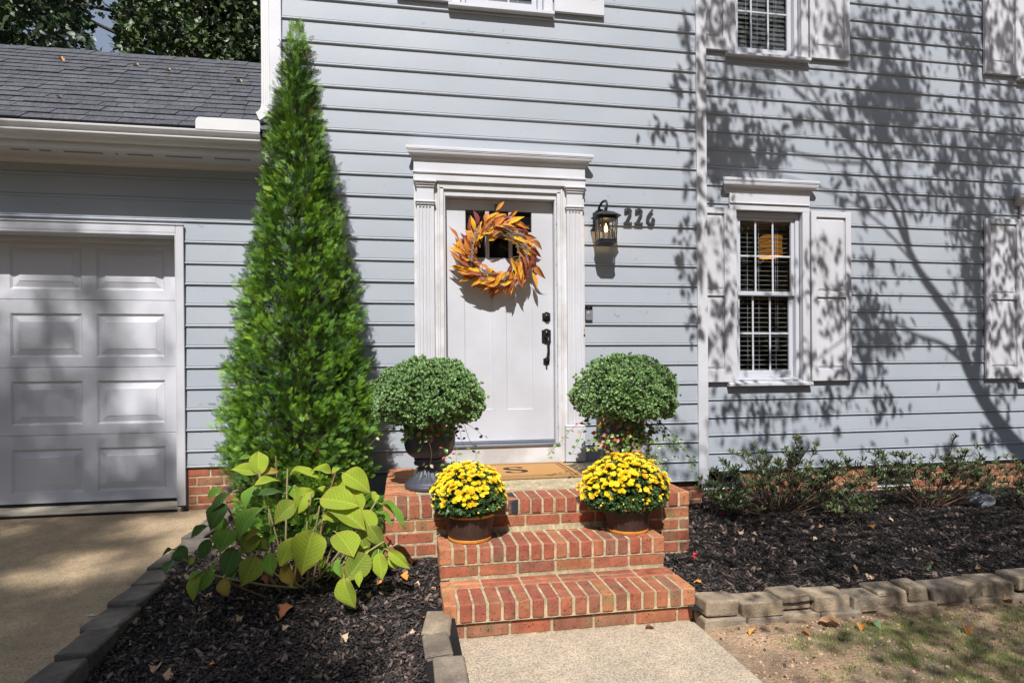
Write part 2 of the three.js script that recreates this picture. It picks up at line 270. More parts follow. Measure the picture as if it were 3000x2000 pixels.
// ------------------------------------------------------------------ the house
const ROW = 0.1676, ROW0 = 0.663, ZR = -0.41, ZG = -0.35;
const house = thing('house', 'pale grey blue clapboard house with white trim, white front door and attached garage', 'house');
function boardProfile(y0, y1, bead) {                                     // (z, y): sloping face, quirk and rolled bead at the bottom edge
  const p = [[-0.02, y1], [0.0005, y1]];
  if (bead) {
    p.push([0.0072, y0 + 0.0245], [0.0030, y0 + 0.0235], [0.0030, y0 + 0.0205]);
    for (let k = 0; k <= 6; k++) { const a = Math.PI * (0.5 - k / 6); p.push([0.0055 + 0.0095 * Math.cos(a), y0 + 0.0105 + 0.0097 * Math.sin(a)]); }
    p.push([-0.004, y0]);
  } else p.push([0.0012 + 0.006 * (1 - (y0 - (y1 - ROW)) / ROW), y0]);
  p.push([-0.02, y0]); return p;
}
function siding(z, x0, x1, ya, yb, cuts, joints) {
  const r = rngOf(Math.round(900 + z * 100 + x0 * 7));
  for (let k = Math.floor((ya - ROW0) / ROW); ROW0 + k * ROW < yb; k++) {
    let lo = ROW0 + k * ROW, hi = lo + ROW - 0.0004; if (lo < ya) { if (hi - ya < 0.03) continue; lo = ya; } hi = Math.min(hi, yb);
    const xs = new Set([x0, x1]); for (const c of cuts) if (c[2] < hi && c[3] > lo) { xs.add(clamp(c[0], x0, x1)); xs.add(clamp(c[1], x0, x1)); }
    for (let j = 0; j < joints; j++) xs.add(R(x0 + 0.15, x1 - 0.3, r));
    const s = [...xs].sort((a, b) => a - b);
    for (let i = 0; i + 1 < s.length; i++) {
      const a = s[i] + (i ? 0.0008 : 0), b = s[i + 1] - 0.0008, mid = (a + b) / 2; if (b - a < 0.01) continue;
      const c = cuts.find((q) => q[0] < mid && q[1] > mid && q[2] < hi && q[3] > lo);
      const put = (l, h, bead) => { if (h - l < 0.004) return; const g = sweep(boardProfile(l, h, bead), 'x', a, b, 0.5); g.translate(0, 0, z + R(-0.0006, 0.0006, r)); const u = g.attributes.uv, ou = r() * 5, ov = r() * 5; for (let q = 0; q < u.count; q++) u.setXY(q, u.getX(q) + ou, u.getY(q) + ov); part(house, 'siding_board', g, M.siding); };
      if (!c) put(lo, hi, true); else { if (c[3] < hi) put(c[3], hi, false); if (c[2] > lo) put(lo, c[2], true); }
    }
  }
}
const WIN = [3.10, 3.795, 1.185, 2.79];                                   // opening of the lower window in the right wall
const shiftW = (dx, dy) => [WIN[0] + dx, WIN[1] + dx, WIN[2] + dy, WIN[3] + dy];
const DOOR = [0.333, 1.26, 0.54, 2.752], GAR = [-4.6, -1.77, 0.1, 2.415];
const W3 = [-2.625, 3.075, 0.41];
siding(0, -0.894, 2.509, 0.328, 6.7, [DOOR, shiftW(W3[0], W3[1])], 0);
siding(ZR, 2.60, 9.6, 0.312, 6.7, [WIN, shiftW(0, 3.1), shiftW(3.24, 0), shiftW(3.24, 3.1)], 1);
siding(ZG, -6.6, -0.98, 0.537, 2.955, [[GAR[0], GAR[1], 0, GAR[3]]], 0);
function panelled(x0, x1, y0, y1, z0, z1, holes) { const xs = [...new Set([x0, x1, ...holes.flatMap((h) => [h[0], h[1]])])].sort((a, b) => a - b), ys = [...new Set([y0, y1, ...holes.flatMap((h) => [h[2], h[3]])])].sort((a, b) => a - b), o = []; for (let i = 0; i + 1 < xs.length; i++) for (let j = 0; j + 1 < ys.length; j++) { const x = (xs[i] + xs[i + 1]) / 2, y = (ys[j] + ys[j + 1]) / 2; if (y < y0 || y > y1 || x < x0 || x > x1 || holes.some((h) => x > h[0] && x < h[1] && y > h[2] && y < h[3])) continue; o.push(box(xs[i], xs[i + 1], ys[j], ys[j + 1], z0, z1)); } return merge(o); }
// sheathing behind the boards keeps the rooms dark
part(house, 'wall', merge([
  panelled(-0.97, 2.59, 0.33, 6.7, -0.14, -0.022, [DOOR, shiftW(W3[0], W3[1])]), panelled(2.6, 9.6, 0.31, 6.7, ZR - 0.14, ZR - 0.022, [WIN, shiftW(0, 3.1), shiftW(3.24, 0), shiftW(3.24, 3.1)]),
  panelled(-6.6, -0.985, 0.2, 2.95, ZG - 0.12, ZG - 0.022, [[GAR[0], GAR[1], 0.2, GAR[3]]]),
  box(-0.984, -0.9, 0.3, 6.7, -6, -0.03), box(2.505, 2.59, 0.3, 6.7, ZR - 0.02, -0.03), box(9.5, 9.6, 0, 6.7, -6, -0.56), box(-6.6, -6.5, 0, 2.95, -3.1, -0.48), box(-6.6, -0.99, 0, 2.9, -3.2, -3.1), box(-0.9, 9.5, 0, 6.7, -6.1, -6),
]), M.siding);
// corner boards
const cornerBoard = (x0, x1, y0, y1) => part(house, 'corner_board', merge([box(x0, x1, y0, y1, -0.02, 0.026, 0.003)]), M.white);
cornerBoard(2.506, 2.598, 0.305, 6.7); cornerBoard(-0.984, -0.894, 0.32, 6.7);
part(house, 'corner_board', box(2.572, 2.597, 0.3052, 6.7, ZR - 0.01, -0.021), M.white);
part(house, 'corner_board', box(-0.983, -0.96, 2.9, 6.7, -1.2, -0.021), M.white);
// main roof above the frame
part(house, 'roof', merge([sweep([[0.25, 6.62], [0.25, 6.72], [-3.1, 9.0], [-6.6, 6.72], [-6.6, 6.62], [-3.1, 8.88]], 'x', -1.25, 9.9)]), M.shingles[1]);
part(house, 'soffit', box(-1.2, 9.85, 6.60, 6.66, -0.6, 0.24), M.soffit);
part(house, 'floor', box(-0.9, 9.5, 3.05, 3.12, -5.9, -0.6), M.roomWall);

// foundation bricks
const foundation = sub(house, 'foundation');
const bR = rngOf(77);
function brickMat(r = bR) { const u = r(); return u < 0.04 ? M.brickBurnt : M.bricks[Math.floor(r() * M.bricks.length)]; }
function brick(parent, x0, x1, y0, y1, z0, z1, mat = null, c = 0.005, r = bR) {
  const w = x1 - x0, h = y1 - y0, d = z1 - z0, g = boxUV(chamfer(w, h, d, c), r() * 3, r() * 3, w < h);
  const m = part(parent, 'brick', g, mat || brickMat(r));
  m.position.set((x0 + x1) / 2 + R(-0.0012, 0.0012, r), (y0 + y1) / 2 + R(-0.001, 0.001, r), (z0 + z1) / 2 + R(-0.0015, 0.0015, r));
  m.rotation.set(R(-0.006, 0.006, r), R(-0.006, 0.006, r), R(-0.006, 0.006, r)); return m;
}
function bond(parent, x0, x1, y0, y1, zf, L, H, holes = [], depth = 0.09, r = bR) {
  const j = 0.0105; let k = 0;
  for (let y = y1; y > y0 + 0.01; y -= H, k++) {
    const lo = Math.max(y0, y - H + j);
    for (let x = x0 - (k % 2 ? L / 2 : 0) - 0.03; x < x1; x += L) {
      let a = Math.max(x0, x), b = Math.min(x1, x + L - j);
      for (const hl of holes) if (hl[2] < y && hl[3] > lo) { if (a < hl[0] && b > hl[0]) b = hl[0] - 0.004; else if (a < hl[1] && b > hl[1]) a = hl[1] + 0.004; else if (a >= hl[0] && b <= hl[1]) b = a; }
      if (b - a > 0.018) brick(parent, a, b, lo, y - 0.0005, zf - depth, zf, null, 0.004, r);
    }
  }
}
const VENTS = [[2.77, 3.17, 0.155, 0.30], [4.63, 5.02, 0.105, 0.27]];
bond(foundation, 2.56, 7.2, -0.06, 0.302, ZR - 0.02, 0.205, 0.0735, VENTS);
bond(foundation, -1.708, -0.99, 0.2, 0.531, ZG - 0.005, 0.205, 0.0735);
bond(foundation, 1.775, 2.56, 0.02, 0.312, -0.03, 0.205, 0.0735);
bond(foundation, -0.985, -0.125, 0.18, 0.318, -0.03, 0.205, 0.0735);
part(foundation, 'mortar', merge([panelled(2.56, 9.6, -0.3, 0.31, ZR - 0.14, ZR - 0.0245, VENTS), box(-1.708, -0.99, -0.1, 0.536, ZG - 0.14, ZG - 0.0095), box(1.775, 2.56, -0.2, 0.325, -0.17, -0.0345), box(-0.985, -0.125, -0.1, 0.326, -0.17, -0.0345)]), M.mortar);
for (const [a, b, c, d] of VENTS) {
  const v = sub(house, 'foundation_vent');
  part(v, 'vent_box', merge([box(a, b, c, d, ZR - 0.26, ZR - 0.25), box(a, b, c - 0.02, c, ZR - 0.25, ZR - 0.03), box(a, a + 0.006, c, d, ZR - 0.25, ZR - 0.05), box(b - 0.006, b, c, d, ZR - 0.25, ZR - 0.05)]), M.dark);
  part(v, 'vent_sill', box(a, b, c, c + 0.012, ZR - 0.05, ZR - 0.012, 0.003), M.metalWhite);
  const bars = [], n = 13, top = c + 0.72 * (d - c);                      // expanded metal: slanting strands crossing
  for (let i = 0; i <= n; i++) for (const s of [-1, 1]) for (let q = 0; q < 4; q++) {
    const xa = a + (b - a) * (i + (s > 0 ? 0 : 0.5)) / (n + 0.5), w = (b - a) / n / 2, ya = c + 0.012 + (top - c - 0.012) * q / 4, hh = (top - c - 0.012) / 4;
    const g = new THREE.BoxGeometry(0.0035, Math.hypot(w, hh), 0.003).toNonIndexed(); g.rotateZ(s * ((q % 2) ? 1 : -1) * Math.atan2(w, hh)); g.translate(clamp(xa, a + w, b - w), ya + hh / 2, ZR - 0.045 - 0.02 * q); bars.push(g);
  }
  part(v, 'vent_mesh', merge(bars), M.alu);
}

// door surround
const sur = sub(house, 'door_surround');
for (const s of [0, 1]) {
  const mx = (a) => s ? 1.5955 - a : a, b2 = (a, b, ...q) => { const [p, r] = [mx(a), mx(b)].sort((u, v) => u - v); return box(p, r, ...q); };
  part(sur, 'casing', merge([b2(0.097, 0.283, 0.54, 2.82, 0.0155, 0.026, 0.002), b2(0.2832, 0.301, 0.54, 2.80, 0.0155, 0.036, 0.004), b2(0.3012, 0.3325, 0.54, 2.768, 0.0155, 0.033, 0.003)]), M.worn);
  const xs = [mx(0.120), mx(0.254)].sort((u, v) => u - v);                // fluted shaft
  const prof = [[xs[0], 0.0265], [xs[0], 0.053]], w = xs[1] - xs[0];
  for (const f of [0.20, 0.393, 0.587, 0.78]) { const c = xs[0] + w * f; for (let k = 0; k <= 8; k++) { const a = Math.PI * k / 8; prof.push([c - 0.0082 * Math.cos(a), 0.053 - 0.009 * Math.sin(a)]); } }
  prof.push([xs[1], 0.053], [xs[1], 0.0265]);
  const pil = part(sur, 'pilaster', merge([sweep(prof, 'y', 0.868, 2.603, 0.9), box(xs[0], xs[1], 0.845, 0.8679, 0.0265, 0.0532), box(xs[0], xs[1], 2.6031, 2.752, 0.0265, 0.0532)]), M.white);
  for (const f of [0.20, 0.393, 0.587, 0.78]) for (const [y, d] of [[0.868, 1], [2.603, -1]]) {   // rounded ends of the flutes
    const g = new THREE.CylinderGeometry(0.0082, 0.0082, 0.004, 10, 1, false, 0, Math.PI); g.rotateX(Math.PI / 2); if (d < 0) g.rotateZ(0);
  }
  part(sur, 'plinth', merge([b2(0.112, 0.279, 0.545, 0.826, 0.0265, 0.066, 0.003), b2(0.112, 0.279, 0.8262, 0.848, 0.0265, 0.060, 0.007)]), M.white);
  const ring = (a, b, y0, y1, z) => b2(a, b, y0, y1, 0.0265, z, 0.006);
  part(sur, 'necking', merge([ring(0.108, 0.266, 2.632, 2.648, 0.072), ring(0.113, 0.261, 2.616, 2.6318, 0.064)]), M.white);
  part(sur, 'capital', merge([ring(0.113, 0.261, 2.7525, 2.770, 0.064), ring(0.106, 0.268, 2.7702, 2.788, 0.074), ring(0.099, 0.275, 2.7882, 2.808, 0.086)]), M.worn);
}
part(sur, 'head_casing', merge([box(0.3012, 1.2943, 2.7522, 2.786, 0.0155, 0.033, 0.003), box(0.2832, 1.3123, 2.7862, 2.82, 0.0155, 0.036, 0.004)]), M.white);
part(sur, 'architrave', box(0.094, 1.5015, 2.8085, 2.862, 0.0155, 0.054, 0.002), M.white);
const crown = (zb, y0, y1, out) => { const p = [[zb - 0.045, y0], [zb + 0.002, y0], [zb + 0.006, y0 + 0.012], [zb + 0.012, y0 + 0.014]]; for (let k = 0; k <= 7; k++) { const t = k / 7; p.push([zb + 0.014 + (out - 0.022) * (t - 0.16 * Math.sin(6.283 * t)), y0 + 0.018 + (y1 - y0 - 0.052) * (t + 0.10 * Math.sin(6.283 * t))]); } p.push([zb + out - 0.004, y1 - 0.032], [zb + out - 0.004, y1 - 0.024], [zb + out, y1 - 0.023], [zb + out, y1 - 0.004], [zb + out - 0.004, y1], [zb - 0.045, y1]); return p; };
function mitred(prof, x0, x1, zb) {                                       // a crown moulding whose ends return to the wall: overhang grows with its projection
  const g = sweep(prof, 'x', 0, 1, 0.6), p = g.attributes.position;
  for (let i = 0; i < p.count; i++) { const e = Math.max(0, p.getZ(i) - zb); p.setX(i, p.getX(i) < 0.5 ? x0 - e : x1 + e); }
  const q = g.toNonIndexed ? g : g; return boxUV(solidOf(Array.from(q.attributes.position.array), 0.6));
}
part(sur, 'band_moulding', mitred([[0.0155, 2.8622], [0.058, 2.8622], [0.066, 2.870], [0.066, 2.878], [0.058, 2.882], [0.0155, 2.882]], 0.097, 1.499, 0.054), M.white);
part(sur, 'frieze', box(0.097, 1.499, 2.8822, 2.962, 0.0155, 0.052, 0.001), M.white);
part(sur, 'cornice', mitred(crown(0.052, 2.9605, 3.063, 0.06), 0.098, 1.498, 0.052), M.white);
part(sur, 'jamb', merge([box(0.3335, 0.3425, 0.70, 2.7518, -0.12, 0.0150), box(1.2508, 1.2595, 0.70, 2.7518, -0.12, 0.0150), box(0.3427, 1.2506, 2.706, 2.7518, -0.12, 0.0145), box(0.3427, 0.3465, 0.70, 2.706, -0.03, 0.008), box(1.2466, 1.2506, 0.70, 2.706, -0.03, 0.008)]), M.white);
part(sur, 'threshold', merge([box(0.318, 1.276, 0.682, 0.700, -0.05, 0.048, 0.004), box(0.345, 1.25, 0.7002, 0.716, -0.10, -0.052, 0.003)]), M.alu);
part(sur, 'kick_board', box(0.285, 1.3085, 0.541, 0.681, 0.0, 0.032, 0.003), M.worn);
part(sur, 'hall', merge([box(0.34, 1.26, 0.6, 2.75, -0.9, -0.88), box(0.30, 0.3333, 0.6, 2.75, -0.88, -0.141), box(1.2601, 1.29, 0.6, 2.75, -0.88, -0.141), box(0.3, 1.29, 2.7523, 2.78, -0.88, -0.141), box(0.3, 1.29, 0.56, 0.599, -0.88, -0.14)]), M.roomWall);
// the front door
const fd = sub(house, 'front_door');
const panes = []; for (const [x0, x1] of [[0.517, 0.679], [0.712, 0.874], [0.905, 1.069]]) for (const [y0, y1] of [[2.447, 2.619], [2.229, 2.407]]) panes.push([x0, x1, y0, y1]);
part(fd, 'door_slab', plate(0.344, 1.2495, 0.719, 2.703, -0.115, -0.066, [...panes, [0.505, 0.730, 0.982, 2.082], [0.852, 1.067, 0.980, 2.080]], 0.003), M.door);
for (const [x0, x1] of [[0.5, 0.735], [0.847, 1.072]]) part(fd, 'door_panel', box(x0, x1, 0.975, 2.09, -0.11, -0.076), M.door);
for (const [x0, x1, y0, y1] of panes) part(fd, 'pane', box(x0 - 0.004, x1 + 0.004, y0 - 0.004, y1 + 0.004, -0.096, -0.090), M.darkPane);
const lock = sub(fd, 'deadbolt');
const scallop = (x0, x1, y0, y1, z) => { const s = new THREE.Shape(), w = x1 - x0, c = (x0 + x1) / 2; s.moveTo(x0, y0 + 0.008); s.lineTo(x0 + 0.008, y0 + 0.008); s.quadraticCurveTo(c, y0 - 0.014, x1 - 0.008, y0 + 0.008); s.lineTo(x1, y0 + 0.008); s.lineTo(x1, y1 - 0.008); s.lineTo(x1 - 0.008, y1 - 0.008); s.quadraticCurveTo(c, y1 + 0.014, x0 + 0.008, y1 - 0.008); s.lineTo(x0, y1 - 0.008); const g = new THREE.ExtrudeGeometry(s, { depth: 0.006, bevelEnabled: true, bevelSize: 0.003, bevelThickness: 0.003, bevelSegments: 2, bevelOffset: -0.002 }); g.translate(0, 0, z); return g; };
part(lock, 'rose', scallop(1.155, 1.222, 1.707, 1.783, -0.066), M.bronze);
{ const c = lathe([[0, 0.03], [0.012, 0.03], [0.0125, 0.027], [0.019, 0.026], [0.024, 0.018], [0.027, 0.0]], 28); c.rotateX(Math.PI / 2); c.translate(1.189, 1.745, -0.057); part(lock, 'cylinder', c, M.bronze); const k = lathe([[0, 0.0015], [0.0095, 0.0012], [0.0102, 0]], 20); k.rotateX(Math.PI / 2); k.translate(1.189, 1.745, -0.0268); part(lock, 'keyway', merge([k]), M.glossBlack); }
const grip = sub(fd, 'door_handle');
part(grip, 'handle_plate', scallop(1.149, 1.225, 1.523, 1.642, -0.066), M.bronze);
part(grip, 'lower_plate', scallop(1.161, 1.211, 1.342, 1.404, -0.066), M.bronze);
{ const hood = new THREE.SphereGeometry(0.03, 20, 14); hood.scale(0.75, 1.25, 0.8); hood.translate(1.187, 1.598, -0.055); part(grip, 'hood', hood, M.bronze);
  part(grip, 'thumb_latch', merge([box(1.178, 1.206, 1.604, 1.609, -0.05, 0.012, 0.002)]), M.bronze);
  part(grip, 'grip_bar', tube([V(1.19, 1.585, -0.05), V(1.191, 1.572, -0.022), V(1.192, 1.548, -0.004), V(1.192, 1.50, 0.0), V(1.190, 1.44, -0.008), V(1.187, 1.40, -0.028), V(1.186, 1.378, -0.055)], 0.0125, 0.0095, 26, 12), M.bronze);
  const dr = new THREE.SphereGeometry(0.0075, 12, 8); dr.scale(1, 1.6, 1); dr.translate(1.187, 1.322, -0.06); part(grip, 'drop', dr, M.bronze); }

// windows and shutters
function makeWindow(dx, dy, dz, closed) {
  const w = sub(house, 'window'), z = ZR + dz, X = (a) => a + dx, Y = (a) => a + dy, bx = (a, b, c, d, e, f, g) => box(X(a), X(b), Y(c), Y(d), z + e, z + f, g);
  part(w, 'casing', merge([bx(3.032, 3.104, 1.168, 2.788, 0.0155, 0.032, 0.003), bx(3.792, 3.866, 1.168, 2.788, 0.0155, 0.032, 0.003), bx(3.032, 3.866, 2.7882, 2.846, 0.0155, 0.032, 0.003), bx(3.0855, 3.1035, 1.19, 2.79, -0.02, 0.015), bx(3.7925, 3.801, 1.19, 2.79, -0.02, 0.015)]), M.white);
  part(w, 'frieze', merge([bx(3.034, 3.86, 2.8465, 2.857, 0.0155, 0.046, 0.003), bx(3.034, 3.864, 2.8572, 2.945, 0.0155, 0.036)]), M.white);
  part(w, 'cornice', (() => { const g = mitred(crown(z + 0.036, Y(2.943), Y(3.071), 0.068), X(3.0), X(3.862), z + 0.036); return g; })(), M.white);
  part(w, 'sill', merge([(() => sweep([[z - 0.07, Y(1.135)], [z + 0.064, Y(1.13)], [z + 0.067, Y(1.134)], [z + 0.067, Y(1.156)], [z + 0.06, Y(1.160)], [z + 0.0, Y(1.176)], [z - 0.07, Y(1.182)]], 'x', X(3.006), X(3.872)))(), bx(3.104, 3.792, 1.1765, 1.192, -0.07, -0.005, 0.003)]), M.white);
  part(w, 'frame', plate(X(3.1036), X(3.7924), Y(1.1825), Y(2.7875), z - 0.10, z - 0.028, [[X(3.150), X(3.754), Y(1.205), Y(2.74)]], 0.003), M.vinyl);
  part(w, 'upper_sash', plate(X(3.151), X(3.753), Y(1.994), Y(2.739), z - 0.072, z - 0.043, [[X(3.184), X(3.718), Y(2.034), Y(2.712)]], 0.003), M.vinyl);
  part(w, 'lower_sash', plate(X(3.1512), X(3.7528), Y(1.2052), Y(2.03), z - 0.10, z - 0.074, [[X(3.192), X(3.712), Y(1.277), Y(1.99)]], 0.003), M.vinyl);
  for (const [x, y0, y1, q] of [[3.350, 2.034, 2.712, -0.061], [3.532, 2.034, 2.712, -0.061], [3.336, 1.277, 1.99, -0.09], [3.516, 1.277, 1.99, -0.09]]) part(w, 'muntin', bx(x - 0.0085, x + 0.0085, y0, y1, q - 0.004, q + 0.006, 0.002), M.vinyl);
  for (const [y, x0, x1, q] of [[2.373, 3.184, 3.718, -0.061], [1.632, 3.192, 3.712, -0.09]]) part(w, 'muntin', bx(x0, x1, y - 0.0085, y + 0.0085, q - 0.0035, q + 0.0055, 0.002), M.vinyl);
  part(w, 'pane', bx(3.18, 3.722, 2.03, 2.716, -0.0595, -0.0585), M.pane); part(w, 'pane', bx(3.188, 3.716, 1.273, 1.993, -0.0885, -0.0875), M.pane);
  const slat = (() => { const p = []; for (let k = 0; k <= 5; k++) { const t = k / 5 - 0.5; p.push([t * 0.048, 0.0035 * (0.25 - t * t) * 4]); } for (let k = 5; k >= 0; k--) { const t = k / 5 - 0.5; p.push([t * 0.048, 0.0035 * (0.25 - t * t) * 4 - 0.0022]); } return sweep(p, 'x', 3.17, 3.735, 0.8); })();
  for (let y = 1.24, i = 0; y < 2.735; y += 0.0457, i++) { const m = part(w, 'blind_slat', slat, closed ? M.blindDark : M.blind); m.position.set(dx, Y(y), z - 0.145); m.rotation.x = closed ? 1.15 : 0.05 + 0.02 * Math.sin(i * 2.3); }
  part(w, 'blind_cord', merge([3.30, 3.42, 3.60, 3.62].map((x, i) => bx(x - 0.0008, x + 0.0008, i === 3 ? 1.5 : 1.23, 2.735, i === 3 ? -0.118 : -0.12, i === 3 ? -0.1165 : -0.1185))), M.cord);
  part(w, 'blind_rail', bx(3.165, 3.74, 2.7355, 2.775, -0.175, -0.118, 0.003), M.blind);
  return w;
}
const LEAFW = 0.428;
function shutter(x0, y0, z) {
  const s = sub(house, 'shutter'), x1 = x0 + LEAFW, ps = [[x0 + 0.055, x1 - 0.057, y0 + 0.118, y0 + 0.806], [x0 + 0.055, x1 - 0.057, y0 + 0.862, y0 + 1.574]];
  part(s, 'shutter_frame', plate(x0, x1, y0, y0 + 1.63, z + 0.016, z + 0.044, ps, 0.003), M.white);
  for (const [a, b, c, d] of ps) {                                        // raised field with sloping edges
    const zb = z + 0.020, zt = z + 0.032, e = 0.026, P = [[a, c], [b, c], [b, d], [a, d]], Q = [[a + e, c + e], [b - e, c + e], [b - e, d - e], [a + e, d - e]], pos = [];
    for (let i = 0; i < 4; i++) { const p = P[i], q = P[(i + 1) % 4], u = Q[i], v = Q[(i + 1) % 4]; pos.push(p[0], p[1], zb, q[0], q[1], zb, v[0], v[1], zt, p[0], p[1], zb, v[0], v[1], zt, u[0], u[1], zt); }
    const tz = zt + 0.002; for (let i = 0; i < 4; i++) { const p = Q[i], q = Q[(i + 1) % 4]; pos.push(p[0], p[1], zt, q[0], q[1], zt, q[0], q[1], tz, p[0], p[1], zt, q[0], q[1], tz, p[0], p[1], tz); }
    pos.push(Q[0][0], Q[0][1], tz, Q[1][0], Q[1][1], tz, Q[2][0], Q[2][1], tz, Q[0][0], Q[0][1], tz, Q[2][0], Q[2][1], tz, Q[3][0], Q[3][1], tz);
    const g = new THREE.BufferGeometry(); g.setAttribute('position', new THREE.Float32BufferAttribute(pos, 3)); g.computeVertexNormals(); part(s, 'shutter_panel', boxUV(g), M.white);
  }
  part(s, 'backing', box(x0 + 0.03, x1 - 0.03, y0 + 0.03, y0 + 1.6, z + 0.0155, z + 0.0195), M.white);
}
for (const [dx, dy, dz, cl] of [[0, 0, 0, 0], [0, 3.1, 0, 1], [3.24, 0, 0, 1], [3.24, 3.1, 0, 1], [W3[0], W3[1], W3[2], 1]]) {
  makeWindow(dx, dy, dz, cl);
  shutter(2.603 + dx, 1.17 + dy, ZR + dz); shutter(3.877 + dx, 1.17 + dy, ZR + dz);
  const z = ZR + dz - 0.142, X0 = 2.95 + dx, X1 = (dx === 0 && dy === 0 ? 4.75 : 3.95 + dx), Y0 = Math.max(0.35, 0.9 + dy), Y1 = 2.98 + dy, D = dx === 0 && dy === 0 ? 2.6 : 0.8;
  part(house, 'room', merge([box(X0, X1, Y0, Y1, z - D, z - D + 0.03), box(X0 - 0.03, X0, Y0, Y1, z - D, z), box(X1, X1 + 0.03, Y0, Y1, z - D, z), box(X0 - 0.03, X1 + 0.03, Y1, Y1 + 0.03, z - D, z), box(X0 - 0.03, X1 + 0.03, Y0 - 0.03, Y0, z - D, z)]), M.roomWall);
}
{ // lit amber glass pendant hanging in the room
  const p = thing('pendant_lamp', 'amber glass pendant lamp glowing behind the blinds of the lower right window', 'lamp', [4.235, 2.58, -1.6]);
  const glow = phys(lin(0.75, 0.36, 0.08), 0.5, { emissive: lin(0.20, 0.075, 0.007), emissiveIntensity: 1, side: THREE.DoubleSide });
  part(p, 'lamp_shade', lathe([[0.125, 0.0], [0.13, 0.02], [0.122, 0.12], [0.128, 0.23], [0.10, 0.25], [0.02, 0.262]], 28), glow);
  for (const [y, r] of [[0.005, 0.133], [0.085, 0.1275], [0.17, 0.1275]]) { const t = new THREE.TorusGeometry(r, 0.004, 6, 28); t.rotateX(Math.PI / 2); t.translate(0, y, 0); part(p, 'rim', t, M.bronze); }
  part(p, 'rod', box(-0.008, 0.008, 0.262, 0.39, -0.008, 0.008), M.bronze);
  const bulb = part(p, 'bulb', new THREE.SphereGeometry(0.03, 12, 8), std(0xffffff, 1, { emissive: lin(1, 0.6, 0.25), emissiveIntensity: 0.6 })); bulb.position.y = 0.1;
  const l = new THREE.PointLight(new THREE.Color(1, 0.62, 0.28), 0.12, 5); l.position.set(0, 0.1, 0); l.castShadow = true; p.add(l);
}

// garage: casing, door of four panelled sections, slab, eave, gutter and roof
const gd = sub(house, 'garage_door'), ZD = -0.56;
part(house, 'garage_casing', merge([box(-1.7705, -1.7125, 0.245, 2.475, ZG + 0.0155, ZG + 0.036, 0.003), box(-4.64, -1.7715, 2.414, 2.474, ZG + 0.0155, ZG + 0.036, 0.003), box(-4.64, -1.71, 2.4742, 2.484, ZG + 0.0155, ZG + 0.044, 0.002)]), M.white);
part(house, 'garage_jamb', merge([box(-1.7765, -1.7708, 0.23, 2.412, ZD - 0.03, ZG + 0.0345), box(-4.6, -1.777, 2.395, 2.4138, ZD - 0.02, ZG + 0.0345), box(-4.6, -1.777, 2.36, 2.3945, ZD + 0.004, ZD + 0.06, 0.004)]), M.white);
const SH = 0.5462; const gx = [[-3.078, -2.562], [-2.452, -1.942]], cols = [gx[0], gx[1], [-3.705, -3.190], [-4.32, -3.81]];
for (let k = 0; k < 4; k++) {
  const y1 = 2.444 - k * SH, y0 = y1 - SH + 0.003, sec = sub(gd, 'door_section'), rows = cols.map(([a, b]) => [a, b, y0 + 0.082, y0 + 0.432]);
  part(sec, 'section_face', plate(-4.6, -1.777, k === 3 ? y0 + 0.0 : y0, y1, ZD - 0.04, ZD, rows, 0.002), M.garage);
  for (const [a, b, c, d] of rows) {                                      // stamped panel: bevel in, flat, raised field
    const pos = [], loop = (o, z) => [[a + o, c + o, z], [b - o, c + o, z], [b - o, d - o, z], [a + o, d - o, z]], L = [loop(0, ZD - 0.001), loop(0.014, ZD - 0.014), loop(0.022, ZD - 0.014), loop(0.062, ZD - 0.004), loop(0.066, ZD - 0.0005)];
    for (let i = 0; i + 1 < L.length; i++) for (let e = 0; e < 4; e++) { const p = L[i][e], q = L[i][(e + 1) % 4], u = L[i + 1][e], v = L[i + 1][(e + 1) % 4]; pos.push(...p, ...q, ...v, ...p, ...v, ...u); }
    const t = L[L.length - 1]; pos.push(...t[0], ...t[1], ...t[2], ...t[0], ...t[2], ...t[3]);
    const g = new THREE.BufferGeometry(); g.setAttribute('position', new THREE.Float32BufferAttribute(pos, 3)); g.computeVertexNormals(); part(sec, 'raised_panel', boxUV(g), M.garage);
  }
}
part(gd, 'weather_seal', box(-4.6, -1.777, 0.232, 0.2605, ZD - 0.03, ZD - 0.005, 0.006), M.dark);
part(house, 'garage_slab', merge([box(-4.9, -1.745, 0.05, 0.236, -3, -0.30, 0.008)]), M.slab);
part(house, 'expansion_joint', box(-4.9, -1.77, 0.05, 0.222, -0.2995, -0.285), M.compost);
part(house, 'soffit', merge([box(-6.6, -0.985, 2.956, 2.966, -0.352, -0.03), (() => { const p = [[-0.352, 2.93], [-0.335, 2.93]]; for (let k = 0; k <= 5; k++) { const a = k / 5 * Math.PI / 2; p.push([-0.335 + 0.022 * (1 - Math.cos(a)), 2.932 + 0.024 * Math.sin(a)]); } p.push([-0.352, 2.956]); return sweep(p, 'x', -6.6, -0.985, 0.7); })()]), M.soffit);
{ const sl = []; for (let x = -5.6, i = 0; x < -1.06; x += 0.0205, i++) if (i % 17 < 13 && !(i % 29 > 25)) sl.push(box(x, x + 0.011, 2.9552, 2.9561, -0.135, -0.095)); part(house, 'soffit_vent', merge(sl), M.dark); }
part(house, 'fascia', box(-6.6, -0.985, 2.952, 3.10, -0.0295, -0.012), M.metalWhite);
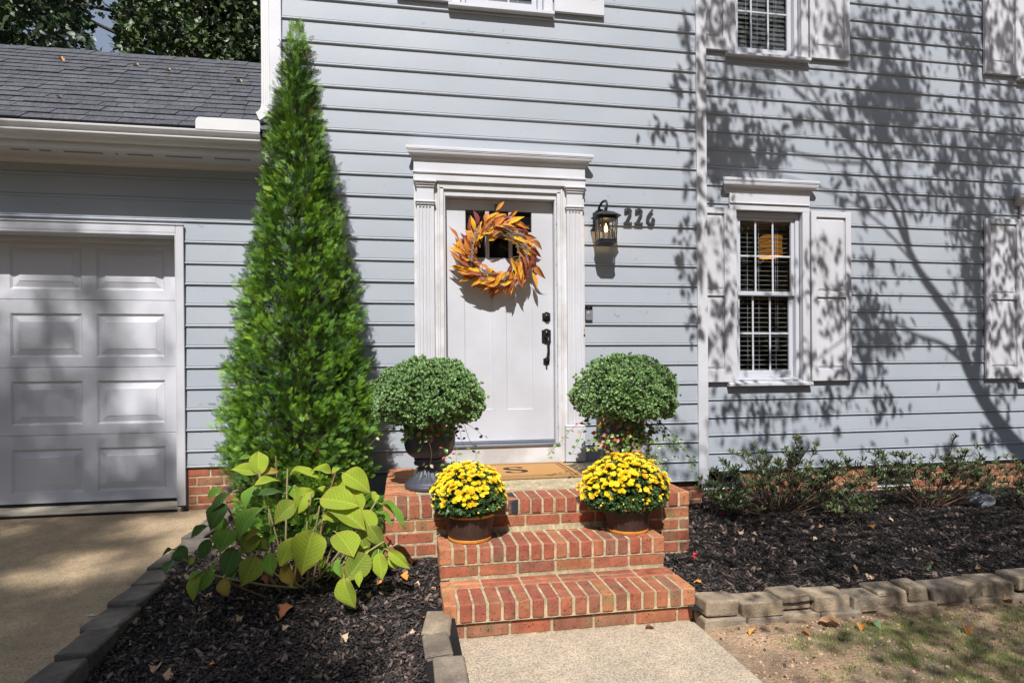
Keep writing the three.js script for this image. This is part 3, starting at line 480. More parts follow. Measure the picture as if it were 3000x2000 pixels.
{ // gutter: ogee front, rolled lip, seams
  const p = [[-0.011, 3.098], [-0.011, 3.0]]; for (const q of [[0.0, 2.994], [0.022, 2.993], [0.030, 2.997], [0.034, 3.008], [0.038, 3.012], [0.042, 3.024]]) p.push(q);
  for (let k = 0; k <= 6; k++) { const t = k / 6; p.push([0.044 + 0.026 * Math.sin(t * Math.PI / 2), 3.026 + 0.016 * (1 - Math.cos(t * Math.PI / 2)) + 0.008 * t]); }
  for (let k = 0; k <= 5; k++) { const t = k / 5; p.push([0.068 - 0.020 * Math.pow(Math.sin(t * Math.PI), 0.6), 3.052 + 0.036 * t]); }
  p.push([0.076, 3.089], [0.086, 3.091], [0.088, 3.096], [0.087, 3.105], [0.066, 3.107], [0.064, 3.1]);
  part(house, 'gutter', merge([sweep(p, 'x', -6.6, -1.046, 0.5), ...[-2.47, -1.42, -3.6].map((x) => { const g = sweep(p, 'x', x, x + 0.012, 0.5); g.translate(0, -0.0004, 0.0012); return g; })]), M.metalWhite);
  part(house, 'splash_guard', (() => { const s = new THREE.Shape(); s.moveTo(-1.492, 3.104); s.lineTo(-1.492, 3.155); s.quadraticCurveTo(-1.490, 3.192, -1.46, 3.193); s.lineTo(-1.07, 3.193); s.quadraticCurveTo(-1.042, 3.193, -1.040, 3.165); s.lineTo(-1.040, 3.104); const g = new THREE.ExtrudeGeometry(s, { depth: 0.002, bevelEnabled: false }); g.translate(0, 0, 0.0895); return boxUV(g); })(), M.metalWhite);
  const ds = sub(house, 'downspout'), cor = (x0, x1, y0, y1, z0, z1) => { const q = [], n = 4; for (let i = 0; i < n; i++) { const a = lerp(x0, x1, i / n), b = lerp(x0, x1, (i + 1) / n); q.push([a + 0.002, z1], [a + 0.004, z1 - 0.003], [b - 0.004, z1 - 0.003], [b - 0.002, z1]); } q.push([x1, z0], [x0, z0]); return sweep(q, 'y', y0, y1); };
  part(ds, 'pipe', cor(-1.048, -0.9865, 3.58, 6.6, -0.05, 0.005), M.metalWhite); part(ds, 'pipe', cor(-1.0495, -0.9862, 3.345, 3.583, -0.053, 0.0065), M.metalWhite);
  const el = []; for (let k = 0; k < 6; k++) { const a0 = k / 6 * 1.15, a1 = (k + 1) / 6 * 1.15, c = [-1.115, 3.345], o = (a, r) => [c[0] + r * Math.cos(a), c[1] - r * Math.sin(a)]; el.push(sweep([o(a0, 0.066), o(a1, 0.066), o(a1, 0.128 + 0.002 * (k % 2)), o(a0, 0.128 + 0.002 * (k % 2))], 'z', -0.053, 0.006)); }
  part(ds, 'elbow', merge(el), M.metalWhite);
}
const PITCH = 0.75, RL = Math.hypot(1, PITCH), ROOFE = [0.055, 3.112];      // z, y of the drip edge
const roof = sub(house, 'garage_roof');
const onRoof = (x, s) => V(x, ROOFE[1] + s * PITCH / RL, ROOFE[0] - s / RL);
part(roof, 'roof_deck', merge([sweep([[ROOFE[0] - 0.002, ROOFE[1] - 0.012], [-1.64, ROOFE[1] - 0.012 + PITCH * 1.693], [-3.33, ROOFE[1] - 0.012], [-3.33, ROOFE[1] - 0.05], [ROOFE[0] - 0.002, ROOFE[1] - 0.03]], 'x', -6.6, -0.986)]), M.shingles[1]);
{ const r = rngOf(501), EXP = 0.1275, far = [], th = 0.015; const rows = 17, tilt = Math.atan(PITCH), geoOf = (w) => boxUV(box(-w / 2, w / 2, 0, 0.20, 0, th), r() * 2, r() * 2);
  const near = [];
  for (let k = 0; k < rows; k++) { let x = -6.6 + r() * 0.2; while (x < -0.99) { const w = Math.min(R(0.09, 0.25, r), -0.988 - x), lay = r() < 0.3 ? 0.004 : 0; near.push([x, k, w, lay]); x += w; } }
  const edgeMats = M.shingles.map((m) => { const c = m.clone(); c.vertexColors = true; return c; });
  const seen = near.filter((q) => q[0] > -3.95 && q[1] < 16), others = near.filter((q) => !(q[0] > -3.95 && q[1] < 16));
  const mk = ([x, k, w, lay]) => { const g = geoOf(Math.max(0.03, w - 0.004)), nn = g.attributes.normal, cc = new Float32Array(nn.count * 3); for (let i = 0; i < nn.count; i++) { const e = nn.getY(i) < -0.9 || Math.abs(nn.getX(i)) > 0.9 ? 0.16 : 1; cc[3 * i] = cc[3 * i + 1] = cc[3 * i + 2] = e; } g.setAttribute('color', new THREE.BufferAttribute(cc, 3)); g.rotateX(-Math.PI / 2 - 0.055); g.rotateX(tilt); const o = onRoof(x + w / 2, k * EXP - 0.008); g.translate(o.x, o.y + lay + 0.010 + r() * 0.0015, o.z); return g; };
  seen.slice(0, 300).forEach((q) => part(roof, 'shingle', mk(q), edgeMats[Math.floor(r() * 4)]));
  const rest = [...seen.slice(300), ...others].map(mk); if (rest.length) part(roof, 'shingles', merge(rest), M.shingles[0]).userData.kind = 'stuff';
  for (let x = -6.6; x < -1; x += 0.145) { const g = merge([sweep([[-1.64 + 0.13, 4.377 - 0.085], [-1.64, 4.377 + 0.018 + r() * 0.006], [-1.64 - 0.13, 4.377 - 0.085], [-1.64 - 0.13, 4.377 - 0.10], [-1.64, 4.377 - 0.004], [-1.64 + 0.13, 4.377 - 0.10]], 'x', x, Math.min(x + 0.15, -0.99))]); part(roof, 'ridge_shingle', g, M.shingles[Math.floor(r() * 4)]); }
}

// ------------------------------------------------------------------ brick steps
const steps = thing('brick_steps', 'red brick front steps with two treads and a landing below the white door', 'steps');
const sR = rngOf(4242);
function rowlock(x0, x1, y0, y1, z0, z1, mat, r = sR) {                   // a brick on edge with worn, rounded arrises
  const w = x1 - x0, h = y1 - y0, d = z1 - z0, g = boxUV(new RoundedBoxGeometry(w, h, d, 2, 0.0095), r() * 3, r() * 3, h > w);
  const m = part(steps, 'brick', g, mat || brickMat(r));
  m.position.set((x0 + x1) / 2 + R(-0.0014, 0.0014, r), (y0 + y1) / 2 + R(-0.0012, 0.0012, r), (z0 + z1) / 2 + R(-0.002, 0.002, r));
  m.rotation.set(R(-0.008, 0.008, r), R(-0.01, 0.01, r), R(-0.01, 0.01, r)); return m;
}
function rowlocks(x0, x1, n, y0, y1, z0, z1, ends) { const p = (x1 - x0) / n, j = 0.0112; for (let i = 0; i < n; i++) rowlock(x0 + i * p + (i ? j / 2 : 0), x0 + (i + 1) * p - (i < n - 1 ? j / 2 : 0), y0, y1, z0, z1, ends && (i === 0 || i === n - 1) ? M.brickOrange : null); }
// landing: edge bricks on three sides round a slab
rowlocks(-0.12, 1.772, 26, 0.451, 0.541, 1.118, 1.362, true);
for (const s of [0, 1]) { const n = 15, p = (1.112 - 0.04) / n; for (let i = 0; i < n; i++) rowlock(s ? 1.572 : -0.12, s ? 1.772 : 0.08, 0.451, 0.5395, 0.04 + i * p + 0.004, 0.04 + (i + 1) * p - 0.006, s ? null : (sR() < 0.6 ? M.brickOrange : M.bricks[5])); }
part(steps, 'landing_slab', box(0.088, 1.565, 0.40, 0.5335, 0.035, 1.112, 0.003), M.slab);
bond(steps, -0.118, 1.770, 0.08, 0.4405, 1.355, 0.218, 0.0715, [[0.185, 1.475, 0, 0.356]], 0.09, sR);
{ const side = (x, zf) => { for (let k = 0; k < 5; k++) for (let z = 0.02 + (k % 2) * 0.109 - 0.109; z < 1.25; z += 0.218) { const a = Math.max(0.02, z), b = Math.min(1.26, z + 0.2075); if (b - a > 0.03) brick(steps, x, x + 0.09, 0.4405 - (k + 1) * 0.0715 + 0.0105, 0.4405 - k * 0.0715, a, b, null, 0.004, sR); } }; side(-0.117); side(1.679); }
// middle step and lower step
rowlocks(0.186, 1.476, 18, 0.262, 0.353, 1.408, 1.652, true);
rowlocks(0.19, 1.472, 18, 0.282, 0.3515, 1.366, 1.398, false);
{ const j = 0.0105, n = 6, p = (1.475 - 0.188) / n; for (let i = 0; i < n; i++) brick(steps, 0.188 + i * p + (i ? j / 2 : 0), 0.188 + (i + 1) * p - (i < n - 1 ? j / 2 : 0), 0.192, 0.2515, 1.55, 1.645, null, 0.004, sR); }
rowlocks(0.185, 1.489, 18, 0.087, 0.18, 1.782, 2.003, true);
for (const [z0, z1, ph] of [[1.652, 1.707, 0.0], [1.718, 1.772, 0.0]]) { const n = 6, p = (1.485 - 0.187) / n; for (let i = 0; i < n; i++) brick(steps, 0.187 + i * p + (i ? 0.0052 : 0), 0.187 + (i + 1) * p - (i < n - 1 ? 0.0052 : 0), 0.12, 0.1785, z0, z1, i === 0 ? M.brickOrange : null, 0.004, sR); }
{ const xs = [0.2, 0.288, 0.508, 0.723, 0.941, 1.164, 1.393, 1.487]; for (let i = 0; i + 1 < xs.length; i++) brick(steps, xs[i] + (i ? 0.0105 : 0), xs[i + 1], 0.006, 0.0755, 1.88, 1.982, null, 0.004, sR); }
for (const [y0, y1] of [[0.02, 0.08], [0.192, 0.2515]]) for (let z = y0 < 0.1 ? 1.67 : 1.375; z < (y0 < 0.1 ? 1.86 : 1.54); z += 0.1) brick(steps, 0.19, 0.28, y0, y1, z, z + 0.09, M.brickOrange, 0.004, sR);
part(steps, 'mortar', merge([
  box(-0.1145, 1.7665, -0.1, 0.449, 0.03, 1.3515), box(-0.114, 1.766, 0.4491, 0.5355, 0.06, 1.3555), box(0.079, 0.0879, 0.4492, 0.537, 0.045, 1.115), box(1.5652, 1.5735, 0.4492, 0.537, 0.045, 1.115), box(0.079, 1.573, 0.4493, 0.5375, 1.1125, 1.1205),
  box(0.1935, 1.4705, -0.1, 0.3475, 1.3517, 1.6415), box(0.1937, 1.4703, 0.254, 0.3485, 1.40, 1.6463),
  box(0.1915, 1.4805, -0.1, 0.0825, 1.6417, 1.9785), box(0.1917, 1.4803, 0.0826, 0.1742, 1.6419, 1.9975),
]), M.mortar);

// ------------------------------------------------------------------ ground
const fb = (x, z, s = 1) => { const u = ((x * 0.37 * s) % 1 + 1) % 1, v = ((z * 0.37 * s) % 1 + 1) % 1; return nD[Math.floor(v * 511) * 512 + Math.floor(u * 511)] - 0.5; };
const driveY = (x, z) => 0.205 - 0.035 * (z + 0.3);
function leftY(x, z) { let y = lerp(0.225, 0.105, sstep(1.15, 2.25, z)); y -= 0.055 * sstep(-0.9, -1.27, x); y += 0.05 * Math.exp(-((x + 0.5) ** 2 + (z - 1.55) ** 2) / 0.05) ; return y + 0.035 * fb(x, z, 3); }
function rightY(x, z) { let y = lerp(0.12, 0.045, sstep(3, 6, x)) + 0.045 * Math.exp(-((x - 1.9) ** 2) * 1.5) * sstep(0.2, 1.2, z); y = lerp(y, 0.085, sstep(1.4, 1.98, z)); y += 0.04 * Math.exp(-((x - 2.85) ** 2 + (z - 0.6) ** 2) / 0.15) + 0.04 * Math.exp(-((x - 4.4) ** 2 + (z - 0.5) ** 2) / 0.2); return y + 0.03 * fb(x, z, 3); }
function sheet(x0, x1, z0, z1, nx, nz, f) {
  const pos = [], uv = [], idx = [];
  for (let j = 0; j <= nz; j++) for (let i = 0; i <= nx; i++) { const x = lerp(x0, x1, i / nx), z = lerp(z0, z1, j / nz); pos.push(x, f(x, z), z); uv.push(x, z); }
  for (let j = 0; j < nz; j++) for (let i = 0; i < nx; i++) { const a = j * (nx + 1) + i, b = a + 1, c = a + nx + 1, d = c + 1; idx.push(a, c, b, b, c, d); }
  const g = new THREE.BufferGeometry(); g.setAttribute('position', new THREE.Float32BufferAttribute(pos, 3)); g.setAttribute('uv', new THREE.Float32BufferAttribute(uv, 2)); g.setIndex(idx); g.computeVertexNormals(); return g;
}
{ const g = new THREE.PlaneGeometry(300, 300); g.rotateX(-Math.PI / 2); g.translate(0, -0.35, 0); ground('ground', g, M.farGround, 'ground reaching to the horizon'); }
ground('driveway', merge([sheet(-9, -1.352, -0.2845, 14, 40, 60, driveY), box(-9, -1.352, -0.3, -0.29, 13.9, 14)]), M.drive, 'tan exposed aggregate concrete driveway');
ground('mulch_bed', merge([sheet(-1.36, 0.24, -0.34, 5.5, 80, 220, leftY)]), M.mulchBed, 'dark mulch bed left of the steps');
ground('mulch_bed_001', merge([sheet(1.45, 9.5, -0.42, 2.07, 260, 90, rightY)]), M.mulchBed, 'dark mulch bed below the right wall');
ground('walkway', merge([(() => { const p = [[0.252, -0.2], [0.252, -0.006], [0.258, 0], [1.480, 0], [1.487, -0.006], [1.487, -0.2]]; return sweep(p, 'z', 1.96, 14); })()]), M.walk, 'pale exposed aggregate concrete walkway');
const lawnY = (x, z) => -0.012 + 0.022 * sstep(1.5, 1.75, x) + 0.03 * fb(x, z, 2.2) + 0.012 * fb(x, z, 9);
ground('lawn', sheet(1.475, 16, 1.95, 16, 260, 240, lawnY), M.soil, 'bare tan soil of the thin lawn');
ground('lawn_001', sheet(0.0, 0.262, 5.4, 14, 4, 40, () => -0.03), M.soil, 'soil beside the walkway');

// border stones
const stR = rngOf(808);
function stone(parent, x0, x1, y0, y1, z0, z1, mats, rough = 0.006, yaw = 0, taper = 0) {
  const w = x1 - x0, h = y1 - y0, d = z1 - z0, r = stR, g = new RoundedBoxGeometry(w, h, d, 3, 0.013);
  const p = g.attributes.position, a = r() * 10, key = {};
  for (let i = 0; i < p.count; i++) {
    const x = p.getX(i), y = p.getY(i), z = p.getZ(i), k = [x, y, z].map((v) => v.toFixed(4)).join();
    const q = key[k] ||= [Math.sin(a + 23 * x + 31 * z) + Math.sin(a * 2 + 57 * z + 41 * y), Math.sin(a * 3 + 29 * z + 37 * x), Math.sin(a * 5 + 33 * x + 47 * y) + r() * 0.8 - 0.4];
    p.setXYZ(i, x * (1 - taper * (z / d + 0.5)) + rough * 0.7 * q[0], y + rough * 0.35 * q[1], z + rough * 0.8 * q[2]);
  }
  g.computeVertexNormals();
  const m = part(parent, 'stone', boxUV(g, r() * 3, r() * 3), mats[Math.floor(r() * mats.length)]);
  m.position.set((x0 + x1) / 2, (y0 + y1) / 2, (z0 + z1) / 2); m.rotation.set(R(-0.03, 0.03, r), yaw + R(-0.03, 0.03, r), R(-0.03, 0.03, r)); return m;
}
const border = thing('stone_border', 'low two course wall of tan concrete stones in front of the right mulch bed', 'stone edging');
const widths = [0.195, 0.24, 0.185, 0.22, 0.165, 0.19, 0.125, 0.22, 0.125, 0.22, 0.2, 0.19, 0.22, 0.17, 0.21, 0.2, 0.19];
{ let x = 1.497; widths.forEach((w, i) => { const z = 2.095 + 0.02 * Math.sin(i * 1.9) - 0.012 * (i % 3), t = [0.135, 0.118, 0.124, 0.112, 0.098, 0.107, 0.12, 0.108, 0.113, 0.11][i % 10]; stone(border, x + 0.003, x + w - 0.003, t - 0.082, t, z - 0.15, z, M.stones, 0.005, 0, 0.03); x += w; });
  x = 1.49; for (let i = 0; i < 16; i++) { const w = R(0.19, 0.25, stR); stone(border, x + 0.002, x + w - 0.002, -0.05, 0.036 + (i === 0 ? 0.012 : 0), 1.95, 2.098 + 0.012 * Math.sin(i * 2.7), M.stones, 0.005); x += w; } }
const border2 = thing('stone_border', 'row of grey stones between the driveway and the left mulch bed', 'stone edging');
{ const zs = [-0.26, 0.02, 0.28, 0.56, 0.86, 1.13, 1.37, 1.63, 1.89, 2.15, 2.42, 2.70]; for (let i = 0; i + 1 < zs.length; i++) { const zm = (zs[i] + zs[i + 1]) / 2, y = driveY(0, zm) + 0.03 + R(-0.008, 0.008, stR), o = R(-0.016, 0.016, stR); stone(border2, -1.452 + o, -1.30 + o, y - 0.13, y, zs[i] + 0.003, zs[i + 1] - 0.002, M.greyStones, 0.009, R(-0.1, 0.1, stR)); } }
const border3 = thing('stone_border', 'three weathered tan stones stacked beside the walkway at the lower left corner of the steps', 'stone edging');
stone(border3, 0.088, 0.222, 0.045, 0.135, 1.935, 2.185, M.stones, 0.008, -0.14); stone(border3, 0.082, 0.205, 0.045, 0.135, 2.182, 2.405, M.stones, 0.008, 0.03); stone(border3, 0.115, 0.242, 0.04, 0.125, 2.405, 2.64, M.stones, 0.008, 0.0);
stone(border3, 0.11, 0.235, -0.06, 0.043, 1.96, 2.13, M.stones, 0.006); stone(border3, 0.09, 0.205, -0.06, 0.042, 2.19, 2.40, M.stones, 0.006); stone(border3, 0.115, 0.235, -0.06, 0.04, 2.41, 2.64, M.stones, 0.006); stone(border3, 0.10, 0.236, 0.03, 0.118, 2.645, 2.88, M.stones, 0.007);
{ const m = solo('rock', 'pale grey stone half hidden behind the right azalea bush', 'stone', (() => { const g = new THREE.DodecahedronGeometry(0.13, 2), p = g.attributes.position; for (let i = 0; i < p.count; i++) { const x = p.getX(i), y = p.getY(i), z = p.getZ(i), f = 1 + 0.08 * Math.sin(19 * x + 3) + 0.06 * Math.sin(23 * z + 17 * y); p.setXYZ(i, x * f * 0.95, y * f * 0.5, z * f * 0.7); } g.computeVertexNormals(); return boxUV(g); })(), std(lin(0.26, 0.275, 0.31), 0.9, { bumpMap: M.stones[0].bumpMap, bumpScale: 0.004 })); m.position.set(5.02, 0.12, 0.33); }

// mulch chips, one mass per bed
{ const r = rngOf(612), chip = (seed) => { const q = rngOf(seed), g = new THREE.BoxGeometry(1, 0.16, 0.36, 3, 1, 2), p = g.attributes.position; for (let i = 0; i < p.count; i++) { const x = p.getX(i), z = p.getZ(i), t = Math.abs(x) * 2; p.setXYZ(i, x + 0.12 * (q() - 0.5), p.getY(i) * (1 - 0.5 * t) + 0.14 * Math.sin(2.6 * x + seed), z * (1 - 0.55 * t * t) + 0.08 * (q() - 0.5)); } return plain(g); };
  const mulch = std(0xffffff, 0.85); const cols = [[0.030, 0.022, 0.020], [0.050, 0.036, 0.030], [0.02, 0.016, 0.015], [0.085, 0.058, 0.046], [0.04, 0.032, 0.031], [0.17, 0.12, 0.095]];
  const scatter = (name, label, n, spot) => { for (const v of [1, 2, 3]) { const items = []; for (let i = 0; i < n / 3; i++) { const s = spot(); if (!s) continue; const u = r(), L = 0.009 + 0.022 * r() * r() + (u < 0.04 ? 0.02 : 0), m = new THREE.Matrix4().makeRotationFromEuler(new THREE.Euler(R(-0.55, 0.55, r), r() * 6.283, R(-0.5, 0.5, r))); m.scale(V(L, L * R(0.7, 1.3, r), L * R(0.7, 1.6, r))); m.setPosition(s[0], s[1] + 0.004 + 0.012 * r(), s[2]); const c = cols[u < 0.045 ? 5 : Math.floor(r() * 5)], k = 0.75 + 0.5 * r(); items.push([m, lin(c[0] * k, c[1] * k, c[2] * k)]); } const o = stuffCopies(scene, numbered(name), chip(v * 31), mulch, items, label); o.userData.category = 'mulch'; } };
  scatter('mulch', 'dark shredded bark mulch between the driveway and the steps', 48000, () => { const x = R(-1.31, 0.21, r), z = R(0.15, 2.95, r); if (x > -0.13 && z < 1.37) return null; if (x > 0.08 && z > 1.9) return null; if (x > 0.18) return null; return [x, leftY(x, z), z]; });
  scatter('mulch', 'dark shredded bark mulch under the azaleas', 74000, () => { const z = R(-0.4, 1.985, r), x = 1.49 + 6 * Math.pow(r(), 1.25); if (x < 1.78 && z < 1.37) return null; if (z > 3.4 - 0.0 * x) return null; return [x, rightY(x, z), z]; });
}
{ // thin grass
  const r = rngOf(99), blade = (() => { const pos = [], nor = []; for (let b = 0; b < 11; b++) { const a = r() * 6.283, lean = R(0.2, 0.9, r), h = R(0.5, 1, r), w = 0.022, bx = 0.25 * gauss(r), bz = 0.25 * gauss(r), dx = Math.cos(a), dz = Math.sin(a), P = (t) => [bx + dx * lean * t * t * h, h * t * (1 - 0.25 * t * lean), bz + dz * lean * t * t * h]; for (let s = 0; s < 3; s++) { const t0 = s / 3, t1 = (s + 1) / 3, p = P(t0), q = P(t1), w0 = w * (1 - t0 * 0.9), w1 = w * (1 - t1 * 0.95); const A = [p[0] - dz * w0, p[1], p[2] + dx * w0], B = [p[0] + dz * w0, p[1], p[2] - dx * w0], C = [q[0] + dz * w1, q[1], q[2] - dx * w1], D = [q[0] - dz * w1, q[1], q[2] + dx * w1]; pos.push(...A, ...B, ...C, ...A, ...C, ...D); } } const g = new THREE.BufferGeometry(); g.setAttribute('position', new THREE.Float32BufferAttribute(pos, 3)); g.computeVertexNormals(); g.setAttribute('uv', new THREE.Float32BufferAttribute(new Float32Array(pos.length / 3 * 2), 2)); return g; })();
  const items = []; const tint = [[0.15, 0.23, 0.04], [0.20, 0.27, 0.06], [0.26, 0.26, 0.09], [0.10, 0.16, 0.035]];
  const clump = (cx, cz, rad, n) => { for (let i = 0; i < n; i++) { const x = cx + rad * gauss(r), z = cz + rad * gauss(r); if (x < 1.6 || z < 2.16 || z > 3.4) continue; const s = R(0.02, 0.052, r), m = new THREE.Matrix4().makeRotationY(r() * 6.283); m.scale(V(s, s * R(0.6, 1.2, r), s)); m.setPosition(x, lawnY(x, z) - 0.002, z); const c = tint[Math.floor(r() * 4)]; items.push([m, lin(c[0], c[1], c[2])]); } };
  for (let i = 0; i < 120; i++) clump(1.8 + 2.6 * Math.pow(r(), 0.8), R(2.2, 3.1, r), R(0.03, 0.13, r), Math.floor(R(6, 30, r)));
  for (let i = 0; i < 60; i++) clump(R(2.2, 4, r), R(2.25, 3.0, r), R(0.05, 0.14, r), 26);
  { const cr = [], gm = new THREE.DodecahedronGeometry(1, 0); for (let i = 0; i < 5200; i++) { const x = 1.49 + 2.6 * r(), z = R(2.11, 3.1, r), s = 0.0025 + 0.008 * Math.pow(r(), 3), m = new THREE.Matrix4().makeRotationFromEuler(new THREE.Euler(r() * 6, r() * 6, r() * 6)); m.scale(V(s, s * 0.6, s)); m.setPosition(x, lawnY(x, z) + s * 0.2, z); const k = R(0.45, 1.1, r), w = r() < 0.12; cr.push([m, w ? lin(0.10 * k, 0.065 * k, 0.04 * k) : lin(0.47 * k, 0.31 * k, 0.19 * k)]); } const c = stuffCopies(scene, 'soil_crumbs', plain(gm), std(0xffffff, 0.95), cr, 'loose crumbs of soil on the thin lawn'); c.userData.category = 'soil'; }
  const o = stuffCopies(scene, 'grass', blade, std(0xffffff, 0.8, { side: THREE.DoubleSide }), items, 'sparse green grass on bare soil in front of the right stone edging'); o.userData.category = 'grass';
}

// ------------------------------------------------------------------ leaves
function bladeLeaf(shape, nL = 6, nW = 4, fold = 0.25, droop = 0.2, wave = 0, seed = 1) {   // unit leaf: y from 0 (stalk) to 1 (tip), faces +z; shape(t) = half width
  const r = rngOf(seed), pos = [], uv = [], idx = [], ph = r() * 6;
  for (let i = 0; i <= nL; i++) { const t = i / nL, w = shape(t); for (let j = 0; j <= nW; j++) { const s = j / nW * 2 - 1; pos.push(s * w, t - droop * 0.25 * t * t, fold * Math.abs(s) * w - droop * t * t + wave * Math.sin(9 * t + ph + 2 * s) * Math.abs(s)); uv.push(s * w + 0.5, t); } }
  for (let i = 0; i < nL; i++) for (let j = 0; j < nW; j++) { const a = i * (nW + 1) + j, b = a + 1, c = a + nW + 1, d = c + 1; idx.push(a, b, c, b, d, c); }
  const g = new THREE.BufferGeometry(); g.setAttribute('position', new THREE.Float32BufferAttribute(pos, 3)); g.setAttribute('uv', new THREE.Float32BufferAttribute(uv, 2)); g.setIndex(idx); g.computeVertexNormals(); return g;
}
const ovate = (w, p = 0.42) => (t) => w * Math.pow(Math.sin(Math.PI * Math.pow(clamp(t), Math.log(0.5) / Math.log(p))), 0.8) + 0.002;
const lance = (w) => (t) => w * Math.pow(Math.sin(Math.PI * Math.pow(clamp(t), 0.8)), 1.2) + 0.002;
const leafMat = (c, o = {}) => (o.tr ?? 0.3) > 0.22 ? phys(lin(...c), 0.95, { side: THREE.DoubleSide, transmission: o.tr ?? 0.3, thickness: 0 }) : std(lin(...c), o.rough ?? 0.5, { side: THREE.DoubleSide });

// ------------------------------------------------------------------ arborvitae
{
  const r = rngOf(3131), tree = thing('arborvitae', 'tall narrow conical green arborvitae in front of the corner board', 'evergreen tree', [-0.69, 0.2, 0.59]);
  const H = 3.44, rad = (h) => { const t = h / H; return t < 0.2 ? lerp(0.36, 0.50, sstep(0, 0.2, t)) : 0.485 * Math.pow(1 - (t - 0.2) / 0.8, 0.84) + 0.025 + 0.015 * (1 - t); };
  part(tree, 'trunk', tube([V(0, -0.05, 0), V(0.01, 0.8, 0), V(-0.01, 2, 0), V(0.005, H - 0.1, 0)], 0.05, 0.006, 14, 8), M.bark);
  const tw = []; for (let i = 0; i < 170; i++) { const h = R(0.1, H - 0.3, r), a = r() * 6.283, q = rad(h) * 0.75, d = V(Math.cos(a), 0.5, Math.sin(a)); tw.push(tube([V(0, h - 0.12, 0), V(d.x * q * 0.5, h - 0.02, d.z * q * 0.5), V(d.x * q, h + 0.1, d.z * q)], 0.007, 0.002, 4, 4)); }
  part(tree, 'branches', merge(tw), std(lin(0.09, 0.055, 0.03), 0.9));
  const spray = (seed) => {                                               // flat fan of scale-leaved twigs
    const q = rngOf(seed), pos = [];
    const rib = (ax, ay, az, bx, by, bz, w) => { const dx = bx - ax, dy = by - ay, L = Math.hypot(dx, dy) || 1, nx = -dy / L * w, ny = dx / L * w, mx = lerp(ax, bx, 0.55), my = lerp(ay, by, 0.55), mz = lerp(az, bz, 0.55) + w * 0.4; pos.push(ax, ay, az, mx + nx, my + ny, mz, mx - nx, my - ny, mz, mx + nx, my + ny, mz, bx, by, bz, mx - nx, my - ny, mz); };
    rib(0, 0, 0, 0, 0.55, 0, 0.014); rib(0, 0.45, 0, 0, 1, -0.06, 0.017);
    for (let i = 0; i < 8; i++) for (const s of [-1, 1]) {
      const t = 0.10 + 0.105 * i + (s > 0 ? 0.04 : 0), L = 0.50 * (1 - 0.62 * t) * (0.8 + 0.4 * q()), an = 0.75 - 0.25 * t + 0.2 * (q() - 0.5), ex = s * Math.sin(an) * L, ey = Math.cos(an) * L, z = 0.16 * (q() - 0.5) * L - 0.06 * t * t;
      rib(0, t, -0.06 * t * t, ex, t + ey, z, 0.017);
      for (const f of [0.35, 0.6, 0.8]) { const l2 = L * 0.42 * (1.1 - f), a2 = an + (q() < 0.5 ? -0.75 : 0.75) * s * 0.9; rib(ex * f, t + ey * f, z * f, ex * f + s * Math.sin(a2) * l2, t + ey * f + Math.cos(a2) * l2, z * f + 0.05 * (q() - 0.5), 0.015); }
    }
    const g = new THREE.BufferGeometry(); g.setAttribute('position', new THREE.Float32BufferAttribute(pos, 3)); g.computeVertexNormals(); g.setAttribute('uv', new THREE.Float32BufferAttribute(new Float32Array(pos.length / 3 * 2), 2)); return g;
  };
  const sets = [[], [], []];
  const put = (p, d, s, c) => { const up = V(gauss(r), gauss(r) * 0.6 + 0.3, gauss(r)); sets[Math.floor(r() * 3)].push([aim(p, d, up, s), c]); };
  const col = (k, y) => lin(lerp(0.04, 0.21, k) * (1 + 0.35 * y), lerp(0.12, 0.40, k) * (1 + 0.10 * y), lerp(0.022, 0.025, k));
  let tufts = 0;
  while (tufts < 2350) {
    const h = H * (1 - Math.pow(r(), 0.62)) , a = r() * 6.283; if (h > H - 0.1) continue; tufts++;
    const lump = 0.92 + 0.10 * Math.sin(3 * a + 4.1 * h + 1) * Math.sin(5.3 * h + a) + 0.06 * Math.sin(7 * a - 9 * h), q = rad(h) * lump * R(0.84, 1.05, r) - 0.045, out = V(Math.cos(a), 0, Math.sin(a)), tone = clamp(0.5 + 0.36 * gauss(r)), base = V(out.x * q, h, out.z * q), yel = r() < 0.3 ? r() : 0;
    const d0 = out.clone().multiplyScalar(0.8).add(V(0.35 * gauss(r), R(0.25, 1.0, r), 0.35 * gauss(r))).normalize();
    const n = 12 + Math.floor(r() * 6);
    for (let i = 0; i < n; i++) { const d = d0.clone().add(V(0.36 * gauss(r), 0.30 * gauss(r), 0.36 * gauss(r))).normalize(), p = base.clone().addScaledVector(d0, R(-0.06, 0.05, r)).add(V(0.020 * gauss(r), 0.022 * gauss(r), 0.020 * gauss(r))); put(p, d, R(0.040, 0.068, r) * (0.75 + 0.25 * clamp((H - h) / 0.8)), col(clamp(tone + 0.25 * gauss(r)), yel)); }
  }
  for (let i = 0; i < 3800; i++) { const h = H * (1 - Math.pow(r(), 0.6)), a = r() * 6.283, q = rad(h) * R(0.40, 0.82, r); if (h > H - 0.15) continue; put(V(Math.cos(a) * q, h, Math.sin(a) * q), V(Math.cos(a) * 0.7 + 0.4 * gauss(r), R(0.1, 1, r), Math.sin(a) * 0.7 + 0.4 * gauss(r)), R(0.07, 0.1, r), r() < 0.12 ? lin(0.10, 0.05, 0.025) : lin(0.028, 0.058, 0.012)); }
  for (let i = 0; i < 90; i++) { const h = H - 0.30 * Math.pow(r(), 1.3), q = 0.075 * (H + 0.05 - h) / 0.3, a = r() * 6.283; put(V(Math.cos(a) * q, h, Math.sin(a) * q), V(0.3 * Math.cos(a), 1, 0.3 * Math.sin(a)), R(0.05, 0.09, r), col(0.6, 0.4)); }
